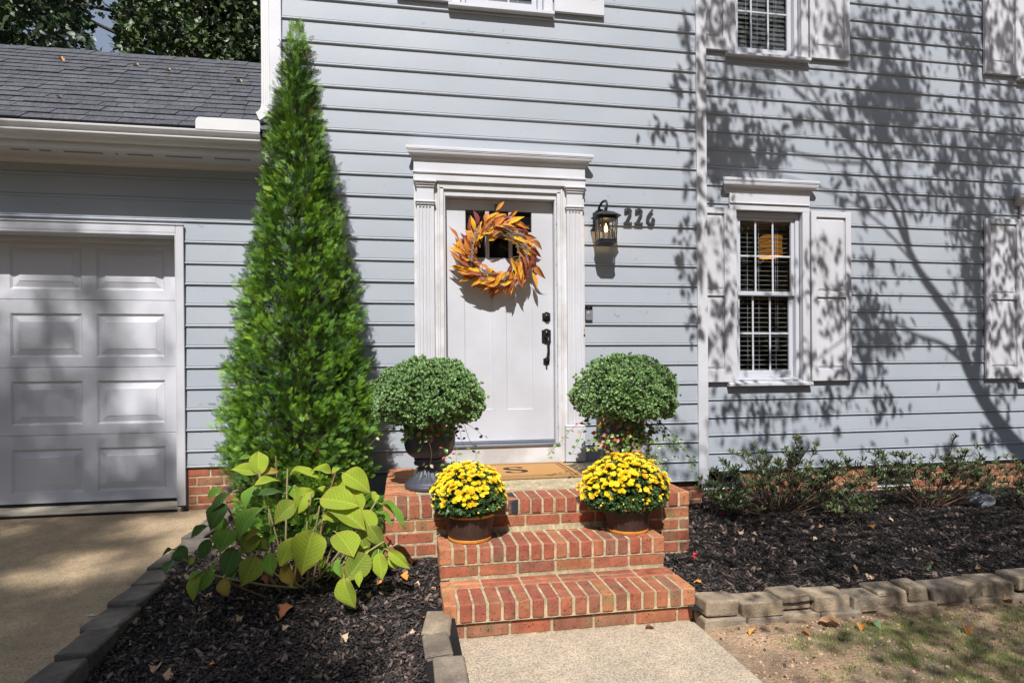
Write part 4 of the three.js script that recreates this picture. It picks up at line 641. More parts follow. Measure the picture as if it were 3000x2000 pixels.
  for (let i = 0; i < 120; i++) { const a = R(0.2, 1.6, r), h = R(0.02, 0.3, r), q = 0.50 + 0.06 * r(); put(V(Math.cos(a) * q, h, Math.sin(a) * q), V(Math.cos(a), 0.5, Math.sin(a)), R(0.07, 0.1, r), col(0.5, 0)); }
  const m = std(0xffffff, 0.55, { side: THREE.DoubleSide });
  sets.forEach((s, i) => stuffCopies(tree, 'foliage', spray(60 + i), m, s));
}

// ------------------------------------------------------------------ urns on the landing
function urnThing(label, x, z) {
  const u = thing('urn', label, 'urn', [x, 0.541, z], 'dark grey urns on the landing');
  const swirl = (rr, a, t, y) => rr * (1 + (y > 0.045 && y < 0.135 ? 0.055 * Math.sin(18 * a + 40 * y) * Math.sin(Math.PI * (y - 0.045) / 0.09) : 0));
  part(u, 'foot', lathe([[0, 0], [0.160, 0], [0.166, 0.010], [0.166, 0.024], [0.158, 0.032], [0.150, 0.034], [0.148, 0.042], [0.140, 0.050], [0.118, 0.064], [0.096, 0.085], [0.080, 0.110], [0.072, 0.138], [0.072, 0.146]], 108, swirl), M.urn);
  part(u, 'collar', lathe([[0.072, 0.145], [0.098, 0.150], [0.104, 0.158], [0.104, 0.170], [0.096, 0.176], [0.10, 0.182], [0.104, 0.190], [0.098, 0.198], [0.06, 0.2]], 60), M.urn);
  const lobes = (rr, a, t, y) => rr * (1 + (y < 0.40 ? 0.035 * (Math.abs(Math.sin(6 * a)) - 0.5) * clamp((0.41 - y) / 0.04) * clamp((y - 0.195) / 0.03) : 0));
  part(u, 'bowl', lathe([[0.088, 0.196], [0.118, 0.206], [0.142, 0.226], [0.158, 0.252], [0.166, 0.285], [0.168, 0.320], [0.168, 0.365], [0.170, 0.40], [0.176, 0.420], [0.190, 0.434], [0.204, 0.440], [0.206, 0.447], [0.200, 0.452], [0.178, 0.448], [0.165, 0.43], [0.16, 0.40], [0, 0.40]], 120, lobes), M.urn);
  const so = lathe([[0, 0.43], [0.1, 0.425], [0.164, 0.415]], 24); part(u, 'soil', so, M.compost); return u;
}
urnThing('dark grey fluted urn on the landing left of the doormat', 0.172, 0.875);
urnThing('dark grey urn right of the doormat, mostly hidden by trailing vine', 1.52, 0.80);
const mumLeaf = (seed) => { const q = rngOf(seed), L = []; for (let k = 0; k < 5; k++) { const g = bladeLeaf((t) => 0.30 * Math.sin(Math.PI * Math.pow(clamp(t), 0.7)) * (1 + 0.28 * Math.sin(15 * t)) + 0.01, 4, 2, 0.3, 0.3, 0, seed + k); g.rotateX(0.45 + 0.7 * q()); g.rotateY(k * 1.257 + q()); L.push(g); } return merge(L); };
function mumBall(label, c, rx, ry, seed, thin) {
  const r = rngOf(seed), p = thing('mum_plant', label, 'plant', [c.x, c.y, c.z], 'round green plants in the urns'), sets = [[], []];
  const st = []; for (let i = 0; i < 60; i++) { const a = r() * 6.283, q = Math.sqrt(r()) * rx * 0.9, y = R(-0.02, 0.8, r) * ry * (1 - (q / rx) ** 2 * 0.6); st.push(tube([V(0.04 * Math.cos(a), -0.12 - ry * 0.3, 0.04 * Math.sin(a)), V(q * 0.5 * Math.cos(a), -0.02, q * 0.5 * Math.sin(a)), V(q * Math.cos(a), y, q * Math.sin(a))], 0.003, 0.0015, 5, 4)); }
  part(p, 'stems', merge(st), std(lin(0.08, 0.10, 0.03), 0.8));
  let n = 0; while (n < 7000) {
    const u = V(gauss(r), gauss(r), gauss(r)).normalize(); if (u.y < -0.62) continue;
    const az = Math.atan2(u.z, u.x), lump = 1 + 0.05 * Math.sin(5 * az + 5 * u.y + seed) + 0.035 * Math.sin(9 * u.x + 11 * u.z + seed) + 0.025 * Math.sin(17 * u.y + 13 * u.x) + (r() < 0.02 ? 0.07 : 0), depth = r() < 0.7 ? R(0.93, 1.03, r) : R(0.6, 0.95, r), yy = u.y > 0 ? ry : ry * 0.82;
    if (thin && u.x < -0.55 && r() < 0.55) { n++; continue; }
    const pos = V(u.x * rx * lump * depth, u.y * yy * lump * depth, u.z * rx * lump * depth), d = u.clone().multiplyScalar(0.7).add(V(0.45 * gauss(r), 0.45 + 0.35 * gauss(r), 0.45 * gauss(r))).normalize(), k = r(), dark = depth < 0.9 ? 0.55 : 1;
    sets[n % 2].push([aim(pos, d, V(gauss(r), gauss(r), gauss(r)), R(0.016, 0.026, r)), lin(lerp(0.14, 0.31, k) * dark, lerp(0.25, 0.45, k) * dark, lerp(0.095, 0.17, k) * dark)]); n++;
  }
  const m = std(0xffffff, 0.5, { side: THREE.DoubleSide });
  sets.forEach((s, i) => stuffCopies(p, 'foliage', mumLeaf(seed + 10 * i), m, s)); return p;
}
mumBall('round green plant topping the urn left of the doormat', V(0.168, 1.115, 0.90), 0.345, 0.262, 71, false);
mumBall('round green plant topping the urn right of the doormat', V(1.535, 1.115, 0.83), 0.355, 0.275, 72, true);
// trailing vines
const vineMats = [[0.10, 0.20, 0.03], [0.14, 0.24, 0.04], [0.07, 0.15, 0.03], [0.32, 0.32, 0.05], [0.42, 0.22, 0.13], [0.45, 0.09, 0.05], [0.40, 0.14, 0.05], [0.5, 0.40, 0.36], [0.22, 0.26, 0.10]].map((c) => leafMat(c, { rough: 0.35, tr: 0 }));
function vine(label, cx, cz, ytop, seed, strands, curtain) {
  const r = rngOf(seed), v = thing('trailing_vine', label, 'vine', [cx, ytop, cz]), lg = [1, 2, 3].map((s) => bladeLeaf(ovate(0.34, 0.45), 5, 4, 0.25, 0.15, 0.02, seed + s)), st = [];
  let n = 0; const extra = [], leaf = (p, d, s, m) => { const mx = aim(p, d, V(gauss(r), 0.6 + gauss(r) * 0.5, 0.8), s); if (n++ < 298) place(part(v, 'leaf', lg[n % 3], m), mx); else { const g = plain(lg[n % 3].clone()); g.applyMatrix4(mx); extra.push(g); } };
  for (let i = 0; i < curtain; i++) { const a = gauss(r) * (curtain > 110 ? 0.62 : 0.55), dp = Math.pow(r(), 1.25), y = -dp * (curtain > 110 ? 0.36 : 0.15) + 0.05, q = lerp(0.225, 0.192, dp) + 0.014 * r(); const u = r(), m = vineMats[u < 0.55 ? Math.floor(r() * 3) : 3 + Math.floor(r() * 6)]; leaf(V(Math.sin(a) * q, y, Math.cos(a) * q), V(gauss(r), -0.5 + 0.6 * gauss(r), 0.35), R(0.030, 0.050, r), m); }
  for (const [a, len, outw] of strands) {
    const dir = V(Math.sin(a), 0, Math.cos(a)), pts = [V(dir.x * 0.12, 0.0, dir.z * 0.12), V(dir.x * 0.19, 0.035, dir.z * 0.19)]; let p = V(dir.x * 0.215, 0.0, dir.z * 0.215);
    const steps_ = Math.max(3, Math.round(len / 0.05)), wob = r() * 6;
    for (let i = 0; i < steps_; i++) { pts.push(p.clone()); p = p.clone().add(V(dir.x * outw * 0.03 * (1 - i / steps_) + 0.012 * Math.sin(i * 1.7 + wob), -len / steps_, dir.z * outw * 0.03 * (1 - i / steps_) + 0.010 * Math.cos(i * 1.3 + wob))); }
    st.push(tube(pts, 0.0018, 0.001, pts.length * 3, 4));
    for (let i = 2; i < pts.length; i++) for (const s of [-1, 1]) { if (r() < 0.25) continue; const q = pts[i].clone().add(V(0.006 * s, 0.01 * r(), 0.008)), u = r(), m = vineMats[u < 0.62 ? Math.floor(r() * 3) : 3 + Math.floor(r() * 6)]; leaf(q, V(s * R(0.4, 1, r), R(-0.8, 0.3, r), R(0.1, 0.7, r)), R(0.025, 0.038, r), m); }
  }
  if (extra.length) part(v, 'small_leaves', merge(extra), vineMats[0]).userData.kind = 'stuff';
  part(v, 'stems', merge(st), std(lin(0.20, 0.11, 0.06), 0.8)); return v;
}
vine('sparse vine with green, pink and red leaves trailing over the urn left of the doormat', 0.172, 0.875, 0.975, 301, [[-1.5, 0.42, 2.2], [-1.2, 0.10, 1.5], [-0.6, 0.16, 0.8], [-0.25, 0.20, 0.5], [0.0, 0.30, 0.6], [0.12, 0.12, 0.5], [0.35, 0.36, 0.5], [0.6, 0.34, 0.6], [0.95, 0.22, 0.9], [1.45, 0.32, 1.0], [1.6, 0.16, 3.0]], 95);
vine('dense curtain of green, yellow and pink vine covering the urn right of the doormat', 1.52, 0.80, 0.975, 302, [[-1.6, 0.34, 2.6], [-1.4, 0.30, 1.5], [-1.1, 0.26, 1.0], [-0.8, 0.36, 0.6], [-0.5, 0.32, 0.5], [-0.25, 0.40, 0.4], [0, 0.42, 0.5], [0.2, 0.38, 0.4], [0.45, 0.40, 0.4], [0.75, 0.36, 0.5], [1.0, 0.40, 0.7], [1.25, 0.30, 1.2], [1.5, 0.34, 1.6], [1.65, 0.44, 2.4], [1.35, 0.5, 1.9]], 230);

// ------------------------------------------------------------------ yellow mums in wooden tubs
function tub(label, x, z, tilt) {
  const t = thing('basket_planter', label, 'planter', [x, 0.3535, z], 'brown wooden tubs with orange bands'); t.rotation.y = tilt;
  const n = 16, r0 = 0.117, r1 = 0.146, h = 0.155;
  for (let i = 0; i < n; i++) { const a0 = i / n * 6.2832, a1 = (i + 1.04) / n * 6.2832, pos = [], k = 4, o = i % 2 ? 0.0016 : 0; const P = (f, y, d) => { const a = lerp(a0, a1, f), rr = lerp(r0, r1, y) + o - d; return [Math.sin(a) * rr, y * h, Math.cos(a) * rr]; };
    const quad = (a, b, c, d) => pos.push(...a, ...b, ...c, ...a, ...c, ...d); for (let j = 0; j < k; j++) { const f = j / k, g = (j + 1) / k; quad(P(f, 0, 0), P(g, 0, 0), P(g, 1, 0), P(f, 1, 0)); quad(P(g, 0, 0.003), P(f, 0, 0.003), P(f, 1, 0.003), P(g, 1, 0.003)); quad(P(f, 1, 0), P(g, 1, 0), P(g, 1, 0.003), P(f, 1, 0.003)); quad(P(f, 0, 0.003), P(g, 0, 0.003), P(g, 0, 0), P(f, 0, 0)); } quad(P(0, 0, 0.003), P(0, 0, 0), P(0, 1, 0), P(0, 1, 0.003)); quad(P(1, 0, 0), P(1, 0, 0.003), P(1, 1, 0.003), P(1, 1, 0));
    const g = solidOf(pos, 0.4), u = g.attributes.uv, ou = i * 0.37; for (let q = 0; q < u.count; q++) u.setX(q, u.getX(q) + ou); part(t, 'stave', g, M.tubWood); }
  const ring = (y0, y1, e) => boxUV(lathe([[lerp(r0, r1, y0 / h) + 0.001, y0], [lerp(r0, r1, y0 / h) + e, y0 + 0.001], [lerp(r0, r1, y1 / h) + e, y1 - 0.001], [lerp(r0, r1, y1 / h) + 0.001, y1], [lerp(r0, r1, y1 / h) - 0.004, y1], [lerp(r0, r1, y0 / h) - 0.004, y0], [lerp(r0, r1, y0 / h) + 0.001, y0]], 48).toNonIndexed());
  part(t, 'band', ring(0.0, 0.017, 0.0055), M.band); part(t, 'band', ring(h - 0.016, h + 0.003, 0.0055), M.band);
  part(t, 'soil', lathe([[0, h - 0.012], [0.138, h - 0.02]], 20), M.compost); part(t, 'tub_base', lathe([[0, 0.004], [r0 - 0.004, 0.004]], 20), M.tubWood); return t;
}
tub('brown wooden tub with orange bands at the left end of the middle step', 0.372, 1.468, 0.2);
tub('brown wooden tub with orange bands at the right end of the middle step', 1.318, 1.472, 1.1);
const flowerGeo = [1, 2, 3, 4].map((s) => { const r = rngOf(s * 17), L = []; for (const [n, len, up, w] of [[15, 1, 0.25, 0.13], [12, 0.78, 0.62, 0.12], [8, 0.5, 1.0, 0.11]]) for (let k = 0; k < n; k++) { const g = bladeLeaf((t) => w * (0.45 + 0.55 * Math.sin(Math.PI * (0.2 + 0.72 * t))), 2, 2, 0.35, 0.10 + 0.12 * r(), 0, s); g.scale(len * R(0.85, 1.08, r), len * R(0.85, 1.08, r), len); g.rotateX(Math.PI / 2 - up + R(-0.12, 0.12, r)); g.rotateY((k + 0.4 * r()) / n * 6.2832); L.push(g); } const c = new THREE.SphereGeometry(0.17, 8, 5); c.scale(1, 0.5, 1); c.translate(0, 0.12, 0); L.push(c); return merge(L); });
const budGeo = (() => { const g = new THREE.SphereGeometry(1, 8, 6), p = g.attributes.position; for (let i = 0; i < p.count; i++) if (p.getY(i) > 0) p.setY(i, p.getY(i) * 1.25); g.computeVertexNormals(); return plain(g); })();
const yel = [[0.86, 0.60, 0.006], [0.92, 0.68, 0.01], [0.82, 0.50, 0.005], [0.9, 0.72, 0.03]].map((c) => leafMat(c, { rough: 0.6, tr: 0.15 })), budMats = [leafMat([0.6, 0.55, 0.05], { tr: 0.1 }), leafMat([0.85, 0.5, 0.01], { tr: 0.1 })];
function mums(label, c, rx, ry, rz, nF, nB, seed, low) {
  const r = rngOf(seed), p = thing('yellow_mum', label, 'potted flowers', [c.x, c.y, c.z], 'yellow chrysanthemums on the middle step'), dot = [], fol = [[], []], st = [];
  for (let i = 0; i < 3600; i++) { const u = V(gauss(r), gauss(r), gauss(r)).normalize(), d = r() < 0.5 ? R(0.86, 0.98, r) : R(0.4, 0.9, r), yy = u.y > 0 ? ry : ry * 0.42; if (u.y < -0.75) continue; const pos = V(u.x * rx * d, u.y * yy * d, u.z * rz * d), k = r(); fol[i % 2].push([aim(pos, u.clone().add(V(0.5 * gauss(r), 0.1 + 0.5 * gauss(r) - (u.y < 0 ? 0.5 : 0), 0.5 * gauss(r))), V(gauss(r), gauss(r), gauss(r)), R(0.016, 0.027, r)), lin(lerp(0.045, 0.12, k), lerp(0.10, 0.19, k), lerp(0.03, 0.06, k))]); }
  const m = std(0xffffff, 0.45, { side: THREE.DoubleSide }); fol.forEach((s, i) => stuffCopies(p, 'foliage', mumLeaf(seed + 5 * i), m, s));
  let n = 0, tries = 0; while (n < nF && tries++ < 9000) {
    const u = V(gauss(r), gauss(r), gauss(r)).normalize(); if (u.y < low || (u.y < low + 0.28 && r() < 0.72) || u.z < -0.75) continue;
    const lump = 1 + 0.05 * gauss(r), pos = V(u.x * rx * lump, u.y * ry * lump, u.z * rz * lump), s = R(0.0145, 0.0265, r); if (dot.some((q) => q.distanceTo(pos) < 0.0165)) continue; dot.push(pos);
    const d = u.clone().multiplyScalar(0.75).add(V(0.22 * gauss(r), 0.55 + 0.2 * gauss(r), 0.22 * gauss(r) + 0.22)); n++;
    place(part(p, 'flower', flowerGeo[n % 4], yel[Math.floor(r() * 4)]), aim(pos, d, V(gauss(r), gauss(r), gauss(r)), s)); if (n % 3 === 0) st.push(tube([pos.clone().multiplyScalar(0.6), pos.clone().multiplyScalar(0.82), pos.clone().multiplyScalar(0.98)], 0.0016, 0.0014, 3, 4));
  }
  for (let i = 0; i < nB; i++) { const u = V(gauss(r), gauss(r), gauss(r)).normalize(); if (u.y < -0.35 || u.z < -0.6) continue; const q = R(0.98, 1.06, r); place(part(p, 'bud', budGeo, budMats[r() < 0.55 ? 1 : 0]), aim(V(u.x * rx * q, u.y * (u.y > 0 ? ry : ry * 0.4) * q, u.z * rz * q), u, V(0, 1, 0.1), R(0.004, 0.009, r))); }
  part(p, 'stems', merge(st), std(lin(0.09, 0.12, 0.04), 0.8)); return p;
}
mums('smaller mound of yellow chrysanthemums in the left tub', V(0.366, 0.57, 1.475), 0.208, 0.20, 0.20, 270, 85, 811, 0.04);
mums('larger mound of yellow chrysanthemums in the right tub', V(1.305, 0.562, 1.472), 0.258, 0.232, 0.21, 298, 110, 812, -0.04);

// ------------------------------------------------------------------ doormat
{
  const mat = thing('doormat', 'tan coir doormat with a black letter S and a double line border', 'doormat', [0.814, 0.5345, 0.389]);
  const W = 0.925, D = 0.648, cw = 1024, ch = 716, cv = document.createElement('canvas'); cv.width = cw; cv.height = ch; const c = cv.getContext('2d');
  c.fillStyle = '#b98a52'; c.fillRect(0, 0, cw, ch); c.strokeStyle = '#1d1d21'; c.lineWidth = 13; c.strokeRect(48, 48, cw - 96, ch - 96); c.lineWidth = 9; c.strokeRect(78, 78, cw - 156, ch - 156);
  c.fillStyle = '#1d1d21'; c.font = 'bold 400px serif'; c.textAlign = 'center'; c.textBaseline = 'middle'; c.save(); c.translate(cw / 2 + 22, ch / 2 + 8); c.scale(0.98, 1.02); c.fillText('S', 0, 0); c.restore();
  const r = rngOf(12); for (let i = 0; i < 26000; i++) { c.fillStyle = r() < 0.5 ? 'rgba(95,62,28,0.20)' : 'rgba(226,178,112,0.18)'; c.fillRect(r() * cw, r() * ch, 1.5 + 2.5 * r(), 1 + 1.5 * r()); }
  const t = new THREE.CanvasTexture(cv); t.colorSpace = THREE.SRGBColorSpace; const top = new THREE.PlaneGeometry(W, D, 40, 28); top.rotateX(-Math.PI / 2); top.translate(0, 0.0175, 0);
  part(mat, 'pile', top, std(0xffffff, 0.98, { map: t, bumpMap: tex(256, (i, j, k) => grey(nE[k]), 0.05, false), bumpScale: 0.002 }));
  part(mat, 'backing', box(-W / 2, W / 2, 0, 0.006, -D / 2, D / 2), M.dark);
  const fr = []; for (let i = 0; i < 420; i++) { const s = i % 4, u = r(), g = new THREE.BoxGeometry(0.003, 0.0125, 0.003).toNonIndexed(); g.rotateX((r() - 0.5) * 0.5); const x = s < 3 ? lerp(-W / 2, W / 2, u) : (r() < 0.5 ? -W / 2 : W / 2), z = s < 3 ? D / 2 : lerp(-D / 2, D / 2, u); g.translate(x, 0.0115, z); fr.push(g); }
  part(mat, 'edge_fibres', merge([box(-W / 2, W / 2, 0.0055, 0.0172, -D / 2, D / 2), ...fr]), std(lin(0.36, 0.20, 0.075), 0.95));
}

// ------------------------------------------------------------------ lantern, house number, door bell
{
  const L = thing('wall_lantern', 'black wall lantern with clear glass and a lit bulb beside the front door', 'wall lantern', [1.645, 2.44, 0.0]);
  const plateS = new THREE.Shape(); plateS.moveTo(-0.062, 0.02); plateS.lineTo(-0.062, 0.165); plateS.lineTo(-0.05, 0.168); plateS.quadraticCurveTo(-0.045, 0.185, -0.025, 0.19); plateS.quadraticCurveTo(0, 0.206, 0.025, 0.19); plateS.quadraticCurveTo(0.045, 0.185, 0.05, 0.168); plateS.lineTo(0.062, 0.165); plateS.lineTo(0.062, 0.02); plateS.lineTo(-0.062, 0.02);
  part(L, 'backplate', (() => { const g = new THREE.ExtrudeGeometry(plateS, { depth: 0.016, bevelEnabled: true, bevelSize: 0.004, bevelThickness: 0.004, bevelSegments: 2 }); g.translate(-0.005, 0, 0.014); return g; })(), M.black);
  const zc = 0.145, oct = (w, cut, y) => [[-w, -w + cut], [-w + cut, -w], [w - cut, -w], [w, -w + cut], [w, w - cut], [w - cut, w], [-w + cut, w], [-w, w - cut]].map(([x, z]) => V(x, y, z + zc));
  const loft = (...rings) => { const pos = []; for (let i = 0; i + 1 < rings.length; i++) for (let k = 0; k < 8; k++) { const a = rings[i][k], b = rings[i][(k + 1) % 8], c = rings[i + 1][(k + 1) % 8], d = rings[i + 1][k]; pos.push(...a.toArray(), ...c.toArray(), ...b.toArray(), ...a.toArray(), ...d.toArray(), ...c.toArray()); } for (const [rg, f] of [[rings[0], 1], [rings[rings.length - 1], -1]]) for (let k = 1; k < 7; k++) { const t = [rg[0], rg[k], rg[k + 1]]; if (f < 0) t.reverse(); for (const v of t) pos.push(...v.toArray()); } return solidOf(pos); };
  part(L, 'roof', loft(oct(0.082, 0.026, 0.096), oct(0.106, 0.034, 0.104), oct(0.106, 0.034, 0.110), oct(0.066, 0.022, 0.137), oct(0.040, 0.013, 0.146), oct(0.034, 0.011, 0.150)), M.black);
  part(L, 'upper_rim', loft(oct(0.080, 0.026, 0.080), oct(0.084, 0.027, 0.083), oct(0.084, 0.027, 0.092), oct(0.078, 0.025, 0.0959)), M.black);
  part(L, 'lower_rim', loft(oct(0.060, 0.02, -0.118), oct(0.080, 0.026, -0.110), oct(0.080, 0.026, -0.104), oct(0.073, 0.024, -0.098), oct(0.078, 0.025, -0.094), oct(0.078, 0.025, -0.084), oct(0.072, 0.023, -0.0815)), M.black);
  const top = oct(0.078, 0.025, 0.0805), bot = oct(0.071, 0.023, -0.082);
  for (let k = 0; k < 8; k++) { part(L, 'bar', tube([bot[k], top[k]], 0.0052, 0.0056, 1, 6), M.black); const a = bot[k], b = bot[(k + 1) % 8], c = top[(k + 1) % 8], d = top[k], g = new THREE.BufferGeometry(); g.setAttribute('position', new THREE.Float32BufferAttribute([a, b, c, a, c, d].flatMap((v) => v.toArray()), 3)); g.computeVertexNormals(); g.setAttribute('uv', new THREE.Float32BufferAttribute([0, 0, 0.06, 0, 0.06, 0.16, 0, 0, 0.06, 0.16, 0, 0.16], 2)); part(L, 'pane', g, M.wavyPane); }
  part(L, 'scroll', tube([V(-0.025, 0.135, 0.02), V(-0.024, 0.20, 0.04), V(-0.014, 0.238, 0.085), V(0, 0.243, 0.125), V(0.004, 0.222, 0.157), V(0.003, 0.18, 0.16), V(0.0, 0.149, zc)], 0.011, 0.009, 30, 10), M.black);
  part(L, 'finial', tube([V(0.0, 0.149, zc), V(-0.008, 0.165, zc + 0.006), V(-0.010, 0.185, zc + 0.004), V(-0.004, 0.196, zc), V(0.003, 0.190, zc)], 0.006, 0.009, 14, 8), M.black);
  part(L, 'candle', lathe([[0, -0.08], [0.013, -0.08], [0.013, -0.028], [0.016, -0.026], [0.016, -0.02], [0, -0.02]], 16).translate(0, 0, zc), std(lin(0.25, 0.2, 0.15), 0.6));
  const b = lathe([[0, -0.02], [0.008, -0.018], [0.014, 0.0], [0.013, 0.018], [0.006, 0.042], [0, 0.058]], 16); b.translate(0, 0, zc); part(L, 'bulb', b, std(0xffffff, 0.5, { emissive: lin(1, 0.62, 0.25), emissiveIntensity: 4 }));
  const pl = new THREE.PointLight(new THREE.Color(1, 0.66, 0.32), 0.035, 3); pl.position.set(0, 0.015, zc); pl.castShadow = true; L.add(pl);

  const N = thing('house_number', 'dark grey metal house number 226 beside the wall lantern', 'house number', [1.84, 2.518, 0.0]);
  const ribbon = (pts, w) => { const crv = new THREE.CatmullRomCurve3(pts.map(([x, y]) => V(x, y, 0)), false, 'catmullrom', 0.5), n = 40, l = [], r = []; for (let i = 0; i <= n; i++) { const p = crv.getPointAt(i / n), t = crv.getTangentAt(i / n), ww = w(i / n) / 2; l.push([p.x - t.y * ww, p.y + t.x * ww]); r.unshift([p.x + t.y * ww, p.y - t.x * ww]); } const s = new THREE.Shape([...l, ...r].map((q) => new THREE.Vector2(...q))); const g = new THREE.ExtrudeGeometry(s, { depth: 0.008, bevelEnabled: true, bevelSize: 0.0015, bevelThickness: 0.002, bevelSegments: 2 }); g.translate(0, 0, 0.0185); return plain(g); };
  const two = (x) => merge([ribbon([[x + 0.018, 0.118], [x + 0.040, 0.128], [x + 0.062, 0.120], [x + 0.060, 0.095], [x + 0.042, 0.055], [x + 0.018, 0.012]], (t) => 0.022 - 0.006 * t), box(x + 0.010, x + 0.030, 0.106, 0.134, 0.0165, 0.0287, 0.002), box(x + 0.002, x + 0.075, 0.0, 0.022, 0.0164, 0.0286, 0.002)]);
  part(N, 'digit', two(0.0), M.digit); part(N, 'digit', two(0.096), M.digit);
  part(N, 'digit', merge([ribbon([[0.262, 0.133], [0.238, 0.105], [0.218, 0.068], [0.217, 0.035], [0.236, 0.012], [0.262, 0.016], [0.274, 0.038], [0.268, 0.056], [0.252, 0.058]], (t) => 0.013 + 0.009 * Math.sin(Math.PI * clamp(t * 1.2)))]), M.digit);
  for (const [x, y] of [[0.02, 0.12], [0.06, 0.011], [0.116, 0.12], [0.156, 0.011], [0.25, 0.118], [0.254, 0.052]]) { const s = new THREE.SphereGeometry(0.0035, 8, 6); s.scale(1, 1, 0.4); s.translate(x, y, 0.0295); part(N, 'screw', s, M.screw); }

  const B = thing('doorbell', 'small black and silver doorbell on the siding right of the door', 'doorbell', [1.533, 1.77, 0.006]);
  part(B, 'body', box(-0.031, 0.031, -0.058, 0.058, 0, 0.024, 0.004), M.glossBlack); part(B, 'faceplate', box(-0.0305, 0.0305, -0.0575, 0.026, 0.0235, 0.0275, 0.003), M.silver);
  const bt = lathe([[0, 0.002], [0.011, 0.002], [0.0145, 0.0028], [0.016, 0]], 24); bt.rotateX(Math.PI / 2); bt.translate(0, -0.003, 0.0275); part(B, 'button', bt, std(lin(0.55, 0.56, 0.6), 0.25, { metalness: 0.7 }));
  const ln = new THREE.SphereGeometry(0.010, 14, 8); ln.scale(1, 1, 0.4); ln.translate(0, 0.041, 0.024); part(B, 'camera_lens', ln, M.bronze);
  const Q = thing('old_bell_plate', 'small brass plate left from an old doorbell on the edge of the white door casing', 'plate', [1.491, 1.61, 0.0262]);
  part(Q, 'plate', box(-0.006, 0.006, -0.005, 0.042, 0, 0.0015), std(lin(0.55, 0.46, 0.3), 0.5)); part(Q, 'screw', merge([0.036, 0.002].map((y) => { const s = new THREE.SphereGeometry(0.003, 8, 6); s.translate(0, y, 0.0015); return s; })), M.screw); part(Q, 'slot', box(-0.002, 0.003, 0.014, 0.026, 0.0014, 0.002), M.dark); part(Q, 'block', box(-0.006, 0.006, -0.032, -0.016, 0, 0.004), M.glossBlack);
}

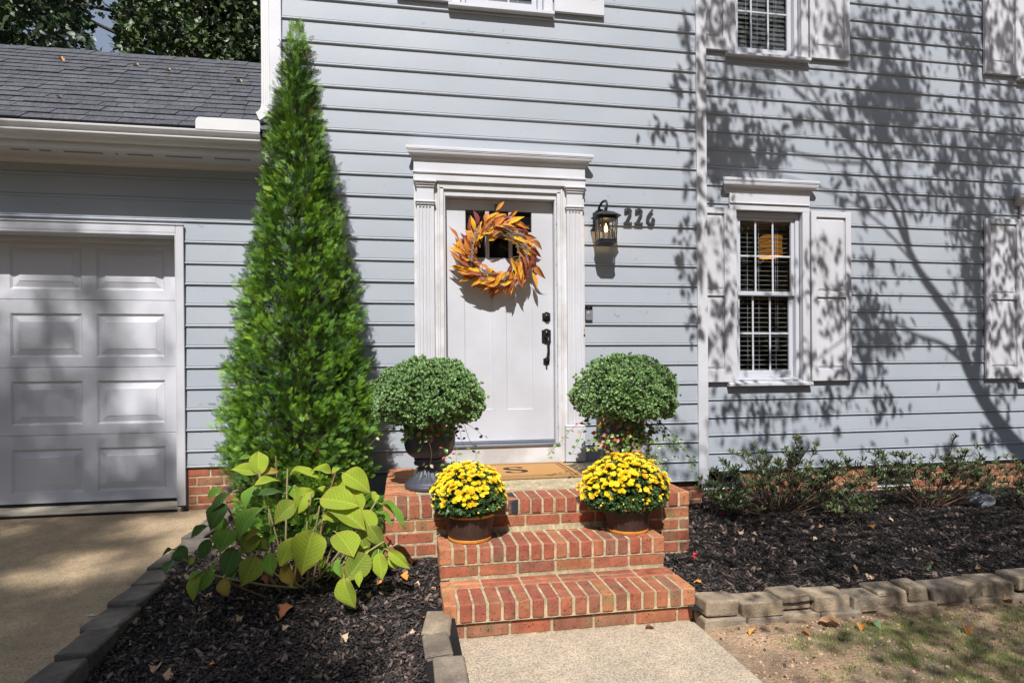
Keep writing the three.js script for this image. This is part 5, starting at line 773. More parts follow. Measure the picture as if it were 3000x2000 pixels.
// ------------------------------------------------------------------ autumn wreath
{
  const r = rngOf(2024), w = thing('autumn_wreath', 'autumn wreath of orange and golden leaves with seed sprigs on the white door', 'wreath', [0.765, 2.24, 0.022]);
  const mats = [[0.58, 0.19, 0.035], [0.66, 0.25, 0.03], [0.80, 0.42, 0.015], [0.84, 0.50, 0.015], [0.34, 0.085, 0.03], [0.20, 0.03, 0.028], [0.55, 0.20, 0.07], [0.70, 0.33, 0.02]].map((c) => leafMat(c, { rough: 0.5, tr: 0.25 }));
  const lg = [1, 2, 3, 4].map((s) => bladeLeaf(lance(0.105 + 0.016 * s), 7, 4, 0.45, 0.05 + 0.12 * s, 0.015, 100 + s));
  const vines = []; for (let k = 0; k < 9; k++) { const pts = [], a0 = r() * 6, q = R(0.185, 0.225, r); for (let i = 0; i <= 26; i++) { const a = a0 + i / 26 * 6.4; pts.push(V(Math.sin(a) * (q + 0.012 * Math.sin(a * 3 + k)), Math.cos(a) * (q + 0.012 * Math.cos(a * 4 + k)), 0.012 * Math.sin(5 * a + k) - 0.005)); } vines.push(tube(pts, 0.0032, 0.0028, 52, 5)); }
  part(w, 'twig_ring', merge(vines), std(lin(0.16, 0.10, 0.045), 0.85));
  part(w, 'hook', merge([box(-0.012, 0.012, 0.20, 0.235, -0.045, -0.043), box(-0.012, 0.012, 0.2, 0.42, -0.0525, -0.051)]), M.bronze);
  const seeds = [], stems = []; let n = 0;
  for (let i = 0; i < 298; i++) {
    const b = i % 12, a = (b / 12 + 0.055 * gauss(r)) * 6.2832, q = 0.215 + 0.042 * gauss(r), dir = V(Math.cos(a), -Math.sin(a), 0), out = V(Math.sin(a), Math.cos(a), 0);
    const p = V(Math.sin(a) * q, Math.cos(a) * q, R(-0.005, 0.05, r)), sp = R(-0.3, 1.5, r), d = dir.clone().multiplyScalar(0.9).addScaledVector(out, sp * 0.8).add(V(0, 0, R(-0.08, 0.55, r))).normalize(), L = R(0.085, 0.15, r) * (sp > 0.7 ? 1.15 : 1);
    const u = r(), cl = (b % 3 === 0 ? [0, 1, 6, 4] : b % 3 === 1 ? [2, 3, 7, 1] : [0, 2, 4, 7])[Math.floor(u * 4)];
    place(part(w, 'leaf', lg[n++ % 4], mats[r() < 0.06 ? 5 : cl]), aim(p, d, V(0.5 * gauss(r), 0.5 * gauss(r) + 0.25, 1), L));
    if (i % 4 === 0) stems.push(tube([V(Math.sin(a - 0.3) * 0.2, Math.cos(a - 0.3) * 0.2, 0.01), p.clone().multiplyScalar(0.98), p.clone().addScaledVector(d, 0.04)], 0.0018, 0.0012, 5, 4));
  }
  part(w, 'stems', merge(stems), std(lin(0.45, 0.26, 0.05), 0.7));
  const grain = plain(new THREE.OctahedronGeometry(1, 0));
  for (let s = 0; s < 42; s++) {                                          // seed heads
    const a = s < 16 ? R(0.35, 1.75, r) : r() * 6.283, q = s % 3 ? 0.22 : 0.175, dir = V(Math.cos(a), -Math.sin(a), 0), out = V(Math.sin(a), Math.cos(a), 0), p = out.clone().multiplyScalar(q).add(V(0, 0, R(0.03, 0.075, r))), d = dir.addScaledVector(out, R(-0.5, 0.9, r)).add(V(0, 0, R(-0.1, 0.4, r))).normalize(), L = R(0.05, 0.09, r), g = [];
    for (let k = 0; k < 46; k++) { const t = k / 46, h = grain.clone(); const sc = R(0.0022, 0.0042, r); h.scale(sc, sc * 1.5, sc); h.translate((1 - t * 0.6) * 0.008 * gauss(r), L * t, (1 - t * 0.6) * 0.008 * gauss(r)); g.push(h); }
    g.push(plain(tube([V(0, -0.06, -0.01), V(0, 0, 0), V(0, L, 0)], 0.001, 0.0008, 3, 4)));
    place(part(w, 'seed_head', merge(g), s % 3 ? (M.seedA ||= std(lin(0.42, 0.31, 0.27), 0.8)) : (M.seedB ||= std(lin(0.30, 0.25, 0.17), 0.8))), aim(p, d, V(0, 0, 1), 1));
  }
}

// ------------------------------------------------------------------ hydrangea
{
  const r = rngOf(555), hy = thing('hydrangea', 'large leaved yellow green hydrangea in the mulch in front of the arborvitae', 'shrub', [-0.5, 0.2, 1.6]);
  const HX = (x, y, z) => onZ(440 + x * 0.3401, 1290 + y * 0.3401, z).sub(hy.position);
  const veinTex = (base, edge, vein, seed) => { const N = 256, cv = document.createElement('canvas'); cv.width = cv.height = N; const c = cv.getContext('2d'), q = rngOf(seed); const rgb = (a, k = 1) => `rgb(${a.map((v) => Math.round(v * k)).join()})`;
    c.fillStyle = rgb(base); c.fillRect(0, 0, N, N); const g = c.createRadialGradient(128, 128, 50, 128, 128, 140); g.addColorStop(0, `rgba(${edge.join()},0)`); g.addColorStop(1, `rgba(${edge.join()},0.9)`); c.fillStyle = g; c.fillRect(0, 0, N, N);
    for (let i = 0; i < 900; i++) { c.fillStyle = q() < 0.5 ? `rgba(${vein.join()},0.10)` : `rgba(${base.map((v) => v >> 1).join()},0.10)`; c.fillRect(q() * N, q() * N, 2 + 7 * q(), 2 + 5 * q()); }
    c.strokeStyle = `rgba(${vein.join()},0.9)`; c.lineWidth = 5; c.beginPath(); c.moveTo(128, 0); c.lineTo(128, 256); c.stroke();
    c.lineWidth = 2.2; for (let i = 0; i < 8; i++) for (const s of [-1, 1]) { const y = 18 + i * 26; c.beginPath(); c.moveTo(128, y); c.quadraticCurveTo(128 + s * 60, y + 22, 128 + s * 105, y + 66); c.stroke(); c.lineWidth = 1; for (let k = 1; k < 4; k++) { c.beginPath(); c.moveTo(128 + s * 26 * k, y + 8 * k); c.lineTo(128 + s * (26 * k + 14), y + 8 * k + 26); c.stroke(); } c.lineWidth = 2.2; }
    for (let i = 0; i < 7; i++) { c.fillStyle = `rgba(70,45,25,${0.25 + 0.35 * q()})`; c.beginPath(); c.arc(q() * N, q() * N, 1.5 + 4 * q() * q(), 0, 7); c.fill(); }
    const t = new THREE.CanvasTexture(cv); t.colorSpace = THREE.SRGBColorSpace; return t; };
  const tone = { y: [veinTex([150, 172, 44], [168, 166, 56], [184, 198, 88], 1), 0.98], g: [veinTex([102, 148, 44], [126, 152, 48], [150, 182, 84], 2), 0.92], d: [veinTex([78, 112, 50], [82, 108, 46], [116, 146, 76], 3), 0.8], s: [veinTex([124, 146, 46], [146, 138, 50], [170, 184, 86], 4), 0.9], w: [veinTex([184, 160, 62], [150, 110, 50], [206, 188, 110], 5), 0.8], b: [veinTex([128, 84, 44], [104, 62, 32], [164, 118, 70], 6), 0.8] };
  for (const k in tone) tone[k] = phys(lin(tone[k][1], tone[k][1], tone[k][1]), 0.93, { map: tone[k][0], side: THREE.DoubleSide, transmission: 0.38, thickness: 0, specularIntensity: 0.45, bumpMap: tone[k][0], bumpScale: 0.0015 });
  const forms = [1, 2, 3, 4, 5].map((s) => { const q = rngOf(s), g = bladeLeaf((t) => { const e = 0.36 * Math.pow(Math.sin(Math.PI * Math.pow(clamp(t), 0.93)), 0.66 + 0.5 * t * t); return e * (1 + 0.035 * ((t * 16) % 1 - 0.5)) + 0.003; }, 26, 8, 0.25 + 0.25 * q(), 0.22 + 0.35 * q(), 0.028 + 0.03 * q(), s * 9); return g; });
  // leaf: stalk point, tip (both on the surveyed picture of the shrub), distance from the wall at both, tone, width, how far the face turns up
  const LV = [
    [935, 300, 930, 60, 1.62, 1.55, 'y', 0.78, 0.0], [925, 285, 705, 212, 1.60, 1.66, 'y', 0.7, 0.9], [930, 310, 1105, 235, 1.60, 1.58, 'w', 0.7, 0.9], [895, 392, 1112, 298, 1.66, 1.62, 'y', 0.55, 1.2], [920, 400, 738, 545, 1.66, 1.74, 'g', 0.85, 0.6],
    [1150, 455, 908, 440, 1.62, 1.72, 'd', 0.55, 1.4], [1212, 292, 1432, 238, 1.55, 1.62, 'y', 0.5, 1.3], [1570, 292, 1412, 216, 1.55, 1.62, 'y', 0.7, 1.1], [1572, 290, 1640, 200, 1.55, 1.50, 'y', 0.6, 1.0], [1665, 282, 1885, 382, 1.52, 1.62, 'y', 0.85, 0.8],
    [1240, 532, 1420, 400, 1.66, 1.60, 'y', 0.9, 0.6], [1262, 528, 1046, 690, 1.72, 1.80, 's', 0.85, 0.5], [702, 448, 472, 622, 1.70, 1.80, 'd', 0.4, 0.7], [645, 552, 492, 722, 1.74, 1.84, 'd', 0.95, 0.3], [955, 588, 672, 760, 1.76, 1.88, 'g', 0.95, 0.55],
    [1465, 502, 1785, 525, 1.66, 1.78, 'y', 0.75, 1.0], [1556, 578, 1845, 668, 1.70, 1.82, 'y', 0.8, 0.9], [1830, 600, 1918, 785, 1.62, 1.72, 'y', 0.95, 0.5], [1480, 690, 1650, 605, 1.62, 1.58, 'y', 0.7, 0.8], [1402, 780, 1305, 1085, 1.84, 1.98, 'y', 1.08, 0.35],
    [1242, 836, 1105, 1080, 1.82, 1.92, 'y', 0.72, 0.4], [1605, 798, 1772, 960, 1.80, 1.92, 'y', 1.15, 0.75], [690, 768, 590, 945, 1.82, 1.92, 'g', 0.95, 0.3], [725, 925, 640, 1165, 1.86, 1.96, 'd', 0.85, 0.25], [905, 995, 815, 1245, 1.86, 1.96, 's', 0.95, 0.25],
    [1022, 968, 1034, 1165, 1.84, 1.92, 'g', 0.85, 0.2], [630, 1180, 642, 1350, 1.96, 2.02, 'w', 0.95, 0.2], [532, 1118, 412, 1305, 1.94, 2.02, 'g', 0.62, 0.5], [425, 1145, 322, 1370, 1.96, 2.04, 's', 0.62, 0.3], [440, 1128, 318, 1162, 1.94, 2.0, 'g', 0.6, 1.0],
    [212, 1008, 104, 1145, 1.92, 2.0, 'd', 0.85, 0.4], [228, 930, 296, 1030, 1.90, 1.95, 'd', 1.15, 0.3], [195, 938, 102, 970, 1.90, 1.95, 'd', 0.5, 0.9], [505, 856, 425, 1016, 1.86, 1.93, 'd', 0.75, 0.3], [482, 738, 336, 795, 1.80, 1.86, 'd', 0.75, 0.8],
    [932, 826, 772, 965, 1.78, 1.86, 's', 0.85, 0.5], [930, 830, 1000, 950, 1.78, 1.82, 's', 0.8, 0.4], [942, 768, 806, 845, 1.80, 1.86, 'w', 0.5, 0.8], [1160, 1075, 1200, 1255, 1.84, 1.90, 'w', 0.85, 0.1], [1668, 1186, 1685, 1432, 1.94, 2.04, 'y', 0.90, 0.25],
    [1968, 968, 1992, 1200, 1.82, 1.90, 'y', 0.72, 0.3], [2050, 950, 2232, 1095, 1.82, 1.90, 'y', 0.5, 0.7], [1865, 975, 1690, 1205, 1.84, 1.95, 's', 0.95, 0.4], [1635, 1015, 1600, 1170, 1.86, 1.93, 'g', 0.7, 0.3], [1888, 738, 1985, 895, 1.70, 1.78, 's', 0.8, 0.5],
    [1888, 440, 1952, 500, 1.50, 1.55, 'y', 0.9, 0.5], [1755, 445, 1832, 605, 1.56, 1.64, 'y', 0.75, 0.5], [1990, 548, 2215, 685, 1.60, 1.72, 'g', 0.36, 0.9], [1958, 618, 2085, 692, 1.62, 1.70, 'g', 0.5, 0.9], [1425, 640, 1335, 752, 1.60, 1.62, 'g', 0.9, 0.3],
    [1560, 400, 1790, 430, 1.48, 1.54, 'y', 0.6, 1.1], [1292, 800, 1155, 850, 1.66, 1.70, 'd', 0.8, 0.7], [1085, 828, 985, 875, 1.70, 1.75, 'g', 0.6, 0.8], [1618, 655, 1770, 745, 1.68, 1.74, 'g', 0.6, 0.8], [1800, 770, 1845, 980, 1.70, 1.78, 's', 0.9, 0.3],
    [370, 1010, 335, 1070, 1.92, 1.95, 'y', 0.8, 0.4], [530, 1065, 555, 1110, 1.92, 1.95, 'g', 0.8, 0.5], [1810, 1120, 1790, 1260, 1.90, 1.96, 'y', 0.6, 0.4], [1830, 720, 1890, 800, 1.60, 1.66, 'y', 0.7, 0.6], [1200, 400, 1380, 510, 1.50, 1.58, 'g', 0.7, 0.9], [2060, 1000, 2118, 1100, 1.80, 1.86, 'y', 0.7, 0.4],
    [560, 780, 640, 930, 1.80, 1.86, 'g', 0.75, 0.4], [870, 140, 760, 150, 1.50, 1.54, 'g', 0.6, 0.9], [1430, 420, 1560, 440, 1.46, 1.50, 'y', 0.6, 1.0], [1240, 1080, 1300, 1180, 1.78, 1.82, 'b', 0.8, 0.3], [960, 1160, 1010, 1220, 1.88, 1.92, 'b', 0.6, 0.6], [2000, 950, 1900, 1010, 1.78, 1.84, 'g', 0.6, 0.6],
  ];
  const stalk = [];
  LV.forEach(([ax, ay, bx, by, z0, z1, t, w, up], i) => {
    const a = HX(ax, ay, z0), b = HX(bx, by, z1), d = b.clone().sub(a), L = d.length(), m = part(hy, 'leaf', forms[i % 5], tone[t]);
    place(m, aim(a, d, V(0.45 * gauss(r) - 0.1, 0.35 + up + 0.2 * gauss(r), 1.0), [L * 0.80 * (w / 0.72), L * 1.02, L * R(0.7, 1.4, r)]));
    stalk.push(tube([a.clone().addScaledVector(d, 0.02), a.clone().addScaledVector(d, -0.12).add(V(0, -0.004, -0.01)), a.clone().addScaledVector(d, -0.22).add(V(0, -0.016, -0.02))], 0.0028, 0.0035, 4, 5));
  });
  for (let i = 0; i < 44; i++) { const x = R(560, 1980, r), y = R(430, 1120, r), a = HX(x, y, R(1.50, 1.74, r)), d = V(gauss(r), -0.4 + 0.7 * gauss(r), 0.5 + 0.3 * gauss(r)).normalize(), L = R(0.05, 0.10, r); place(part(hy, 'leaf', forms[i % 5], tone[x > 1150 ? 'ygyg'[i % 4] : 'gdgs'[i % 4]]), aim(a, d, V(0.4 * gauss(r), 1, 0.8), L)); stalk.push(tube([a, a.clone().addScaledVector(d, -0.2 * L).add(V(0, -0.008, 0)), a.clone().addScaledVector(d, -0.4 * L).add(V(0, -0.03, 0))], 0.002, 0.002, 3, 4)); }
  const stemMats = [std(lin(0.30, 0.26, 0.12), 0.7), std(lin(0.20, 0.13, 0.07), 0.8)];
  for (const [tx, ty, mx, my, z, c] of [[1182, 242, 1168, 760, 1.56, 0], [1388, 458, 1345, 775, 1.70, 0], [1458, 562, 1428, 770, 1.74, 0], [1598, 270, 1500, 600, 1.58, 1], [1080, 132, 1125, 900, 1.50, 1], [965, 400, 1110, 930, 1.64, 0], [1690, 412, 1640, 700, 1.54, 0], [1965, 495, 1780, 800, 1.60, 0], [2010, 872, 1800, 1010, 1.80, 0], [690, 768, 850, 1000, 1.82, 1], [230, 1000, 440, 1100, 1.92, 1], [500, 1150, 680, 1190, 1.92, 0], [650, 560, 800, 800, 1.74, 1], [1860, 560, 1700, 850, 1.58, 0], [930, 250, 1010, 560, 1.62, 0], [1260, 1060, 1240, 1200, 1.86, 0]]) {
    const tip = HX(tx, ty, z), mid = HX(mx, my, z), g = V(R(-0.10, 0.10, r), 0, R(-0.05, 0.10, r)).add(V(clamp(mid.x, -0.2, 0.2) * 0.4, 0, 0)); g.y = leftY(g.x + hy.position.x, g.z + hy.position.z) - 0.2 - 0.02;
    part(hy, 'stem', tube([g, g.clone().lerp(mid, 0.5).add(V(0, -0.01, 0)), mid, tip], 0.0062, 0.0045, 12, 7), stemMats[c]);
  }
  for (let i = 0; i < 22; i++) { const a = R(-1.2, 1.4, r), L = R(0.08, 0.34, r), g = V(0.09 * gauss(r), 0, 0.06 * gauss(r)); g.y = leftY(g.x + hy.position.x, g.z + hy.position.z) - 0.22; part(hy, 'stem', tube([g, g.clone().add(V(Math.sin(a) * L * 0.5, L * 0.45, 0.03)), g.clone().add(V(Math.sin(a) * L, L * 0.75, 0.05))], 0.005, 0.0035, 6, 6), stemMats[i % 2]); }
  part(hy, 'leaf_stalks', merge(stalk), std(lin(0.34, 0.34, 0.12), 0.6));
}

// ------------------------------------------------------------------ azaleas
const azLeaf = [1, 2, 3].map((s) => bladeLeaf((t) => 0.135 * Math.pow(Math.sin(Math.PI * Math.pow(clamp(t), 1.15)), 0.9) + 0.004, 5, 2, 0.35, 0.22, 0, 40 + s));
const azMats = [[0.075, 0.11, 0.034], [0.10, 0.14, 0.04], [0.13, 0.165, 0.045], [0.10, 0.10, 0.034]].map((c) => leafMat(c, { rough: 0.4, tr: 0.15 }));
const azLight = [[0.13, 0.20, 0.045], [0.10, 0.17, 0.04], [0.16, 0.20, 0.05]].map((c) => leafMat(c, { rough: 0.45, tr: 0.3 })), azTan = [leafMat([0.26, 0.13, 0.05], { tr: 0.2 })];
function azalea(label, x, z, tips, seed, mats, leafL, limit) {            // tips: end points of the shoots, relative to the foot
  const r = rngOf(seed), y = rightY(x, z) - 0.01, b = thing('azalea', label, 'shrub', [x, y, z]), st = [], rest = []; let n = 0; const all = [];
  for (const t of tips) {
    const foot = V(t.x * 0.10 + 0.03 * gauss(r), 0, t.z * 0.10 + 0.03 * gauss(r)), k = V(lerp(foot.x, t.x, 0.55), t.y * 0.45, lerp(foot.z, t.z, 0.55)), side = [];
    st.push(tube([foot, k, t], 0.0042, 0.0018, 8, 5));
    const ends = [[t, t.clone().sub(k).normalize()]]; for (let q = 0; q < 4; q++) { const f = R(0.15, 0.85, r), o = k.clone().lerp(t, f), e = o.clone().add(V(0.06 * gauss(r), R(0.02, 0.09, r), 0.06 * gauss(r))); st.push(tube([o, o.clone().lerp(e, 0.5).add(V(0, 0.006, 0)), e], 0.002, 0.0013, 3, 4)); ends.push([e, e.clone().sub(o).normalize()]); }
    for (const [e, d] of ends) { const m = 6 + Math.floor(r() * 4), a0 = r() * 6; for (let i = 0; i < m; i++) { const a = a0 + i * 2.4, f = i / m; all.push([e.clone().addScaledVector(d, -0.035 * f), V(Math.cos(a), 0.25 + 0.9 * (1 - f), Math.sin(a)).addScaledVector(d, 0.7).normalize(), leafL * R(0.7, 1.15, r), r]); } }
  }
  all.sort((p, q) => (q[0].z + q[0].y * 0.6) - (p[0].z + p[0].y * 0.6));
  all.forEach(([p, d, L], i) => { const m = aim(p, d, V(0.2 * gauss(r), 1, 0.5), L), mt = r() < 0.05 ? azTan[0] : mats[Math.floor(r() * mats.length)]; if (i < limit) place(part(b, 'leaf', azLeaf[i % 3], mt), m); else { const g = plain(azLeaf[i % 3].clone()); g.applyMatrix4(m); rest.push(g); } });
  if (rest.length) part(b, 'foliage', merge(rest), mats[0]).userData.kind = 'stuff';
  part(b, 'stems', merge(st), std(lin(0.14, 0.085, 0.05), 0.85)); return b;
}
{ const r = rngOf(7007), tipsOf = (n, cx, w, d, h0, h1, f) => { const o = []; for (let i = 0; i < n; i++) { const u = R(-1, 1, r), v = R(-1, 1, r); o.push(V(cx + u * w, lerp(h0, h1, Math.pow(r(), 0.8)) * f(u), v * d)); } return o; };
  azalea('broad dark green azalea bush nearest the brick steps', 2.92, 0.52, tipsOf(74, 0.02, 0.60, 0.32, 0.12, 0.56, (u) => 1 - 0.45 * u * u + 0.15 * Math.sin(9 * u)), 1, azMats, 0.052, 298);
  azalea('loose azalea bush in front of the second crawl space vent', 4.45, 0.38, tipsOf(58, 0.10, 0.68, 0.28, 0.12, 0.50, (u) => 1 - 0.30 * u * u + 0.2 * Math.sin(7 * u + 1)), 2, [...azMats, azLight[1], azMats[2]], 0.05, 290);
  azalea('small azalea bush at the far right end of the mulch bed', 5.35, 0.40, tipsOf(14, 0.1, 0.3, 0.2, 0.1, 0.42, () => 1), 3, azMats, 0.05, 130);
  azalea('pale green seedling between the brick steps and the broad azalea', 2.46, 0.40, [V(-0.05, 0.27, 0.0), V(0.04, 0.21, 0.04), V(0.10, 0.17, -0.03), V(-0.02, 0.16, 0.05)], 4, azLight, 0.045, 100);
  azalea('thin leggy azalea shoots left of the loose azalea', 3.93, 0.30, [V(-0.20, 0.34, -0.08), V(-0.05, 0.36, -0.05), V(-0.27, 0.27, 0.02), V(0.04, 0.30, -0.02)], 5, [azMats[1], azMats[2]], 0.048, 100);
  azalea('low light green azalea sprig at the front right of the broad azalea', 3.28, 0.86, [V(-0.22, 0.16, 0.03), V(-0.12, 0.13, 0.06), V(0.10, 0.20, 0.0), V(0.2, 0.17, 0.02), V(0.02, 0.12, 0.05)], 6, [azMats[2], azLight[1]], 0.052, 130);
}

// ------------------------------------------------------------------ fallen leaves
{
  const r = rngOf(4040), forms = [1, 2, 3, 4].map((s) => { const g = bladeLeaf((t) => 0.36 * Math.pow(Math.sin(Math.PI * Math.pow(clamp(t), 0.9)), 0.7) * (1 + 0.25 * Math.sin(14 * t + s)) + 0.01, 8, 4, 0.5 + 0.2 * s, 0.5 - 0.2 * (s % 3), 0.05, 70 + s); g.translate(0, -0.5, 0.05); return g; });
  const tones = { tan: leafMat([0.48, 0.29, 0.16], { tr: 0.2, rough: 0.8 }), pale: leafMat([0.62, 0.44, 0.28], { tr: 0.2, rough: 0.8 }), rust: leafMat([0.42, 0.16, 0.06], { tr: 0.2, rough: 0.8 }), orange: leafMat([0.62, 0.26, 0.05], { tr: 0.2, rough: 0.7 }), green: leafMat([0.24, 0.34, 0.18], { tr: 0.2, rough: 0.5 }), red: leafMat([0.65, 0.03, 0.02], { tr: 0.25, rough: 0.5 }), brown: leafMat([0.22, 0.10, 0.06], { tr: 0.1, rough: 0.8 }) };
  const ORD = ['first', 'second', 'third', 'fourth', 'fifth', 'sixth', 'seventh', 'eighth', 'ninth', 'tenth', 'eleventh', 'twelfth', 'thirteenth', 'fourteenth', 'fifteenth', 'sixteenth', 'seventeenth', 'eighteenth', 'nineteenth', 'twentieth'];
  const colourWord = { pale: 'pale', tan: 'tan', rust: 'rust brown', orange: 'orange' };
  let k = 0; const fall = (px, py, surf, tone, size, label, group) => { let p = onY(px, py, surf(0, 0)); for (let i = 0; i < 6; i++) p = onY(px, py, surf(p.x, p.z)); const m = solo('fallen_leaf', label, 'leaf', forms[k++ % 4], tones[tone], group); place(m, aim(p.add(V(0, 0.012, 0)), V(gauss(r), 0.12 * gauss(r), gauss(r)), V(0.2 * gauss(r), 1, 0.2 * gauss(r)), size)); m.userData = { label, category: 'leaf', ...(group ? { group } : {}) }; return m; };
  for (const [x, y, t, s, i] of [[2170, 1569, 'pale', 0.055], [2163, 1592, 'pale', 0.05], [2095, 1582, 'tan', 0.05], [2125, 1566, 'tan', 0.05], [2212, 1570, 'pale', 0.045], [2237, 1545, 'tan', 0.06], [2305, 1620, 'pale', 0.06], [2353, 1623, 'pale', 0.035], [2390, 1584, 'pale', 0.045], [2437, 1590, 'tan', 0.045], [2612, 1530, 'pale', 0.04], [2565, 1607, 'tan', 0.035], [2660, 1617, 'pale', 0.04], [2720, 1610, 'pale', 0.035], [2738, 1658, 'tan', 0.04], [2545, 1695, 'pale', 0.045], [2505, 1672, 'tan', 0.04], [2560, 1703, 'tan', 0.035], [2870, 1678, 'tan', 0.05], [2410, 1550, 'tan', 0.05]].sort((a, b) => a[0] - b[0]).map((q, i) => [...q, i])) fall(x, y, rightY, t, s, `small ${colourWord[t]} leaf, ${ORD[i]} from the left of the dry leaves on the right mulch`, 'dry leaves on the right mulch bed');
  for (const [x, y, t, s, i] of [[835, 1795, 'rust', 0.085], [815, 1822, 'tan', 0.045], [840, 1850, 'pale', 0.045], [700, 1822, 'tan', 0.045], [605, 1752, 'tan', 0.06], [1007, 1877, 'pale', 0.05], [455, 1970, 'tan', 0.06], [385, 1898, 'pale', 0.03], [470, 1755, 'tan', 0.03], [620, 1955, 'orange', 0.025], [1110, 1700, 'pale', 0.04], [1225, 1722, 'pale', 0.045], [1265, 1735, 'tan', 0.04], [1078, 1752, 'tan', 0.04], [485, 1998, 'tan', 0.06], [1210, 1862, 'pale', 0.03]].sort((a, b) => a[0] - b[0]).map((q, i) => [...q, i])) fall(x, y, leftY, t, s, `small ${colourWord[t]} leaf, ${ORD[i]} from the left of the dry leaves on the left mulch`, 'dry leaves on the left mulch bed');
  fall(2555, 1548, rightY, 'orange', 0.055, 'orange leaf on the mulch between the two larger azaleas'); fall(2730, 1672, rightY, 'green', 0.085, 'pale green leaf on the mulch just behind the right stone edging'); fall(2038, 1634, rightY, 'red', 0.045, 'bright red leaf on the mulch beside the brick steps'); fall(2114, 1512, rightY, 'red', 0.035, 'small red leaf on the mulch below the seedling'); fall(2042, 1712, rightY, 'orange', 0.05, 'orange brown leaf against the right end of the lowest step');
  fall(1182, 1700, leftY, 'orange', 0.075, 'curled orange brown leaf on the mulch right of the hydrangea'); fall(1215, 1655, leftY, 'rust', 0.07, 'rust brown leaf on the mulch near the brick landing wall'); fall(1112, 1720, leftY, 'orange', 0.045, 'small orange leaf under the lowest hydrangea leaf on the right'); fall(1237, 1815, leftY, 'orange', 0.03, 'yellow orange leaf touching the uppermost stone beside the walkway');
  fall(2430, 1835, lawnY, 'tan', 0.11, 'large pale tan leaf on the bare soil below the right stone edging'); fall(2565, 1833, lawnY, 'green', 0.075, 'blue green leaf on the bare soil right of the large tan leaf'); fall(2525, 1845, lawnY, 'orange', 0.055, 'orange leaf between the large tan leaf and the green leaf'); fall(2205, 1858, lawnY, 'orange', 0.05, 'orange leaf on the soil near the walkway'); fall(2362, 1863, lawnY, 'rust', 0.045, 'rust leaf on the soil below the large tan leaf'); fall(2835, 1855, lawnY, 'orange', 0.06, 'orange brown leaf in the grass at the lower right'); fall(2955, 1765, lawnY, 'tan', 0.05, 'tan leaf in the grass below the last edging stones');
  fall(1905, 1843, () => 0.0, 'brown', 0.05, 'brown leaf on the walkway against the lowest step');
  { const m = fall(1837, 1342, () => 0.78, 'red', 0.05, 'red leaf lying on top of the right yellow mum'); m.position.set(1.292, 0.802, 1.50); m.rotation.set(0.3, 0.4, -0.5); m.scale.setScalar(0.058); }
  for (const [x, s, i] of [[-3.6, 1.76], [-3.05, 1.70], [-2.6, 0.5], [-2.42, 1.68], [-2.12, 1.58], [-1.45, 1.36], [-1.1, 1.38]].map((q, i) => [...q, i])) { const p = onRoof(x, s), m = solo('fallen_leaf', `small dry leaf, ${ORD[i]} from the left of the leaves on the garage roof`, 'leaf', forms[k++ % 4], r() < 0.5 ? tones.orange : tones.pale, 'dry leaves on the garage roof'); place(m, aim(p.add(V(0, 0.03, 0)), V(gauss(r), 0.4 * gauss(r), gauss(r) * 0.5), V(0, 1, 0.3), 0.06)); }
  { const p = onY(250, 1811, 0.13), m = solo('feather', 'small white feather lying on the driveway beside the stone edging', 'feather', bladeLeaf(lance(0.16), 6, 4, 0.3, 0.2, 0.02, 3), leafMat([0.75, 0.76, 0.78], { tr: 0.3, rough: 0.8 })); p.y = driveY(p.x, p.z) + 0.006; place(m, aim(p, V(0.07, 0.005, -0.02), V(0, 1, 0), 0.055)); }
  { const g = onY(1247, 1632, 0.2), m = solo('garden_stake', 'short black stake in the mulch beside the brick landing', 'stake', merge([tube([V(0, -0.05, 0), V(0, 0.03, 0), V(0.002, 0.085, 0)], 0.006, 0.003, 4, 6), box(-0.011, 0.011, 0.0, 0.035, -0.004, 0.004, 0.002)]), M.glossBlack); m.position.set(g.x, leftY(g.x, g.z), g.z); }
}

// ------------------------------------------------------------------ trees
const clusterLeaf = (seed, n, shape, spread, nL = 3, lobes = 0) => { const q = rngOf(seed), L = []; for (let k = 0; k < n; k++) { const g = bladeLeaf(shape, nL, 2, 0.25, 0.15, 0, seed + k); if (lobes) { const p = g.attributes.position; for (let i = 0; i < p.count; i++) { const t = p.getY(i); p.setX(i, p.getX(i) * (1 + lobes * Math.cos(9.5 * t))); } } g.translate(0, 0.15, 0); g.rotateX((q() - 0.3) * 1.6); g.rotateZ((q() - 0.5) * 2.4 * spread); g.rotateY(q() * 6.283); g.translate(spread * gauss(q) * 0.35, spread * gauss(q) * 0.35, spread * gauss(q) * 0.35); L.push(g); } return merge(L); };
const foliage = std(0xffffff, 0.45, { side: THREE.DoubleSide });
const oneLeaf = [bladeLeaf(ovate(0.26, 0.42), 4, 2, 0.25, 0.3, 0, 91), bladeLeaf(lance(0.22), 4, 2, 0.3, 0.2, 0, 92)];
const opaque = std(0xffffff, 0.6, { side: THREE.DoubleSide });
const inFrame = (p) => { const q = p.clone().applyMatrix4(camera.matrixWorldInverse); return q.z < -0.05 && Math.abs(q.x / -q.z) < 0.90 && q.y / -q.z < 0.66 && q.y / -q.z > -0.6; };
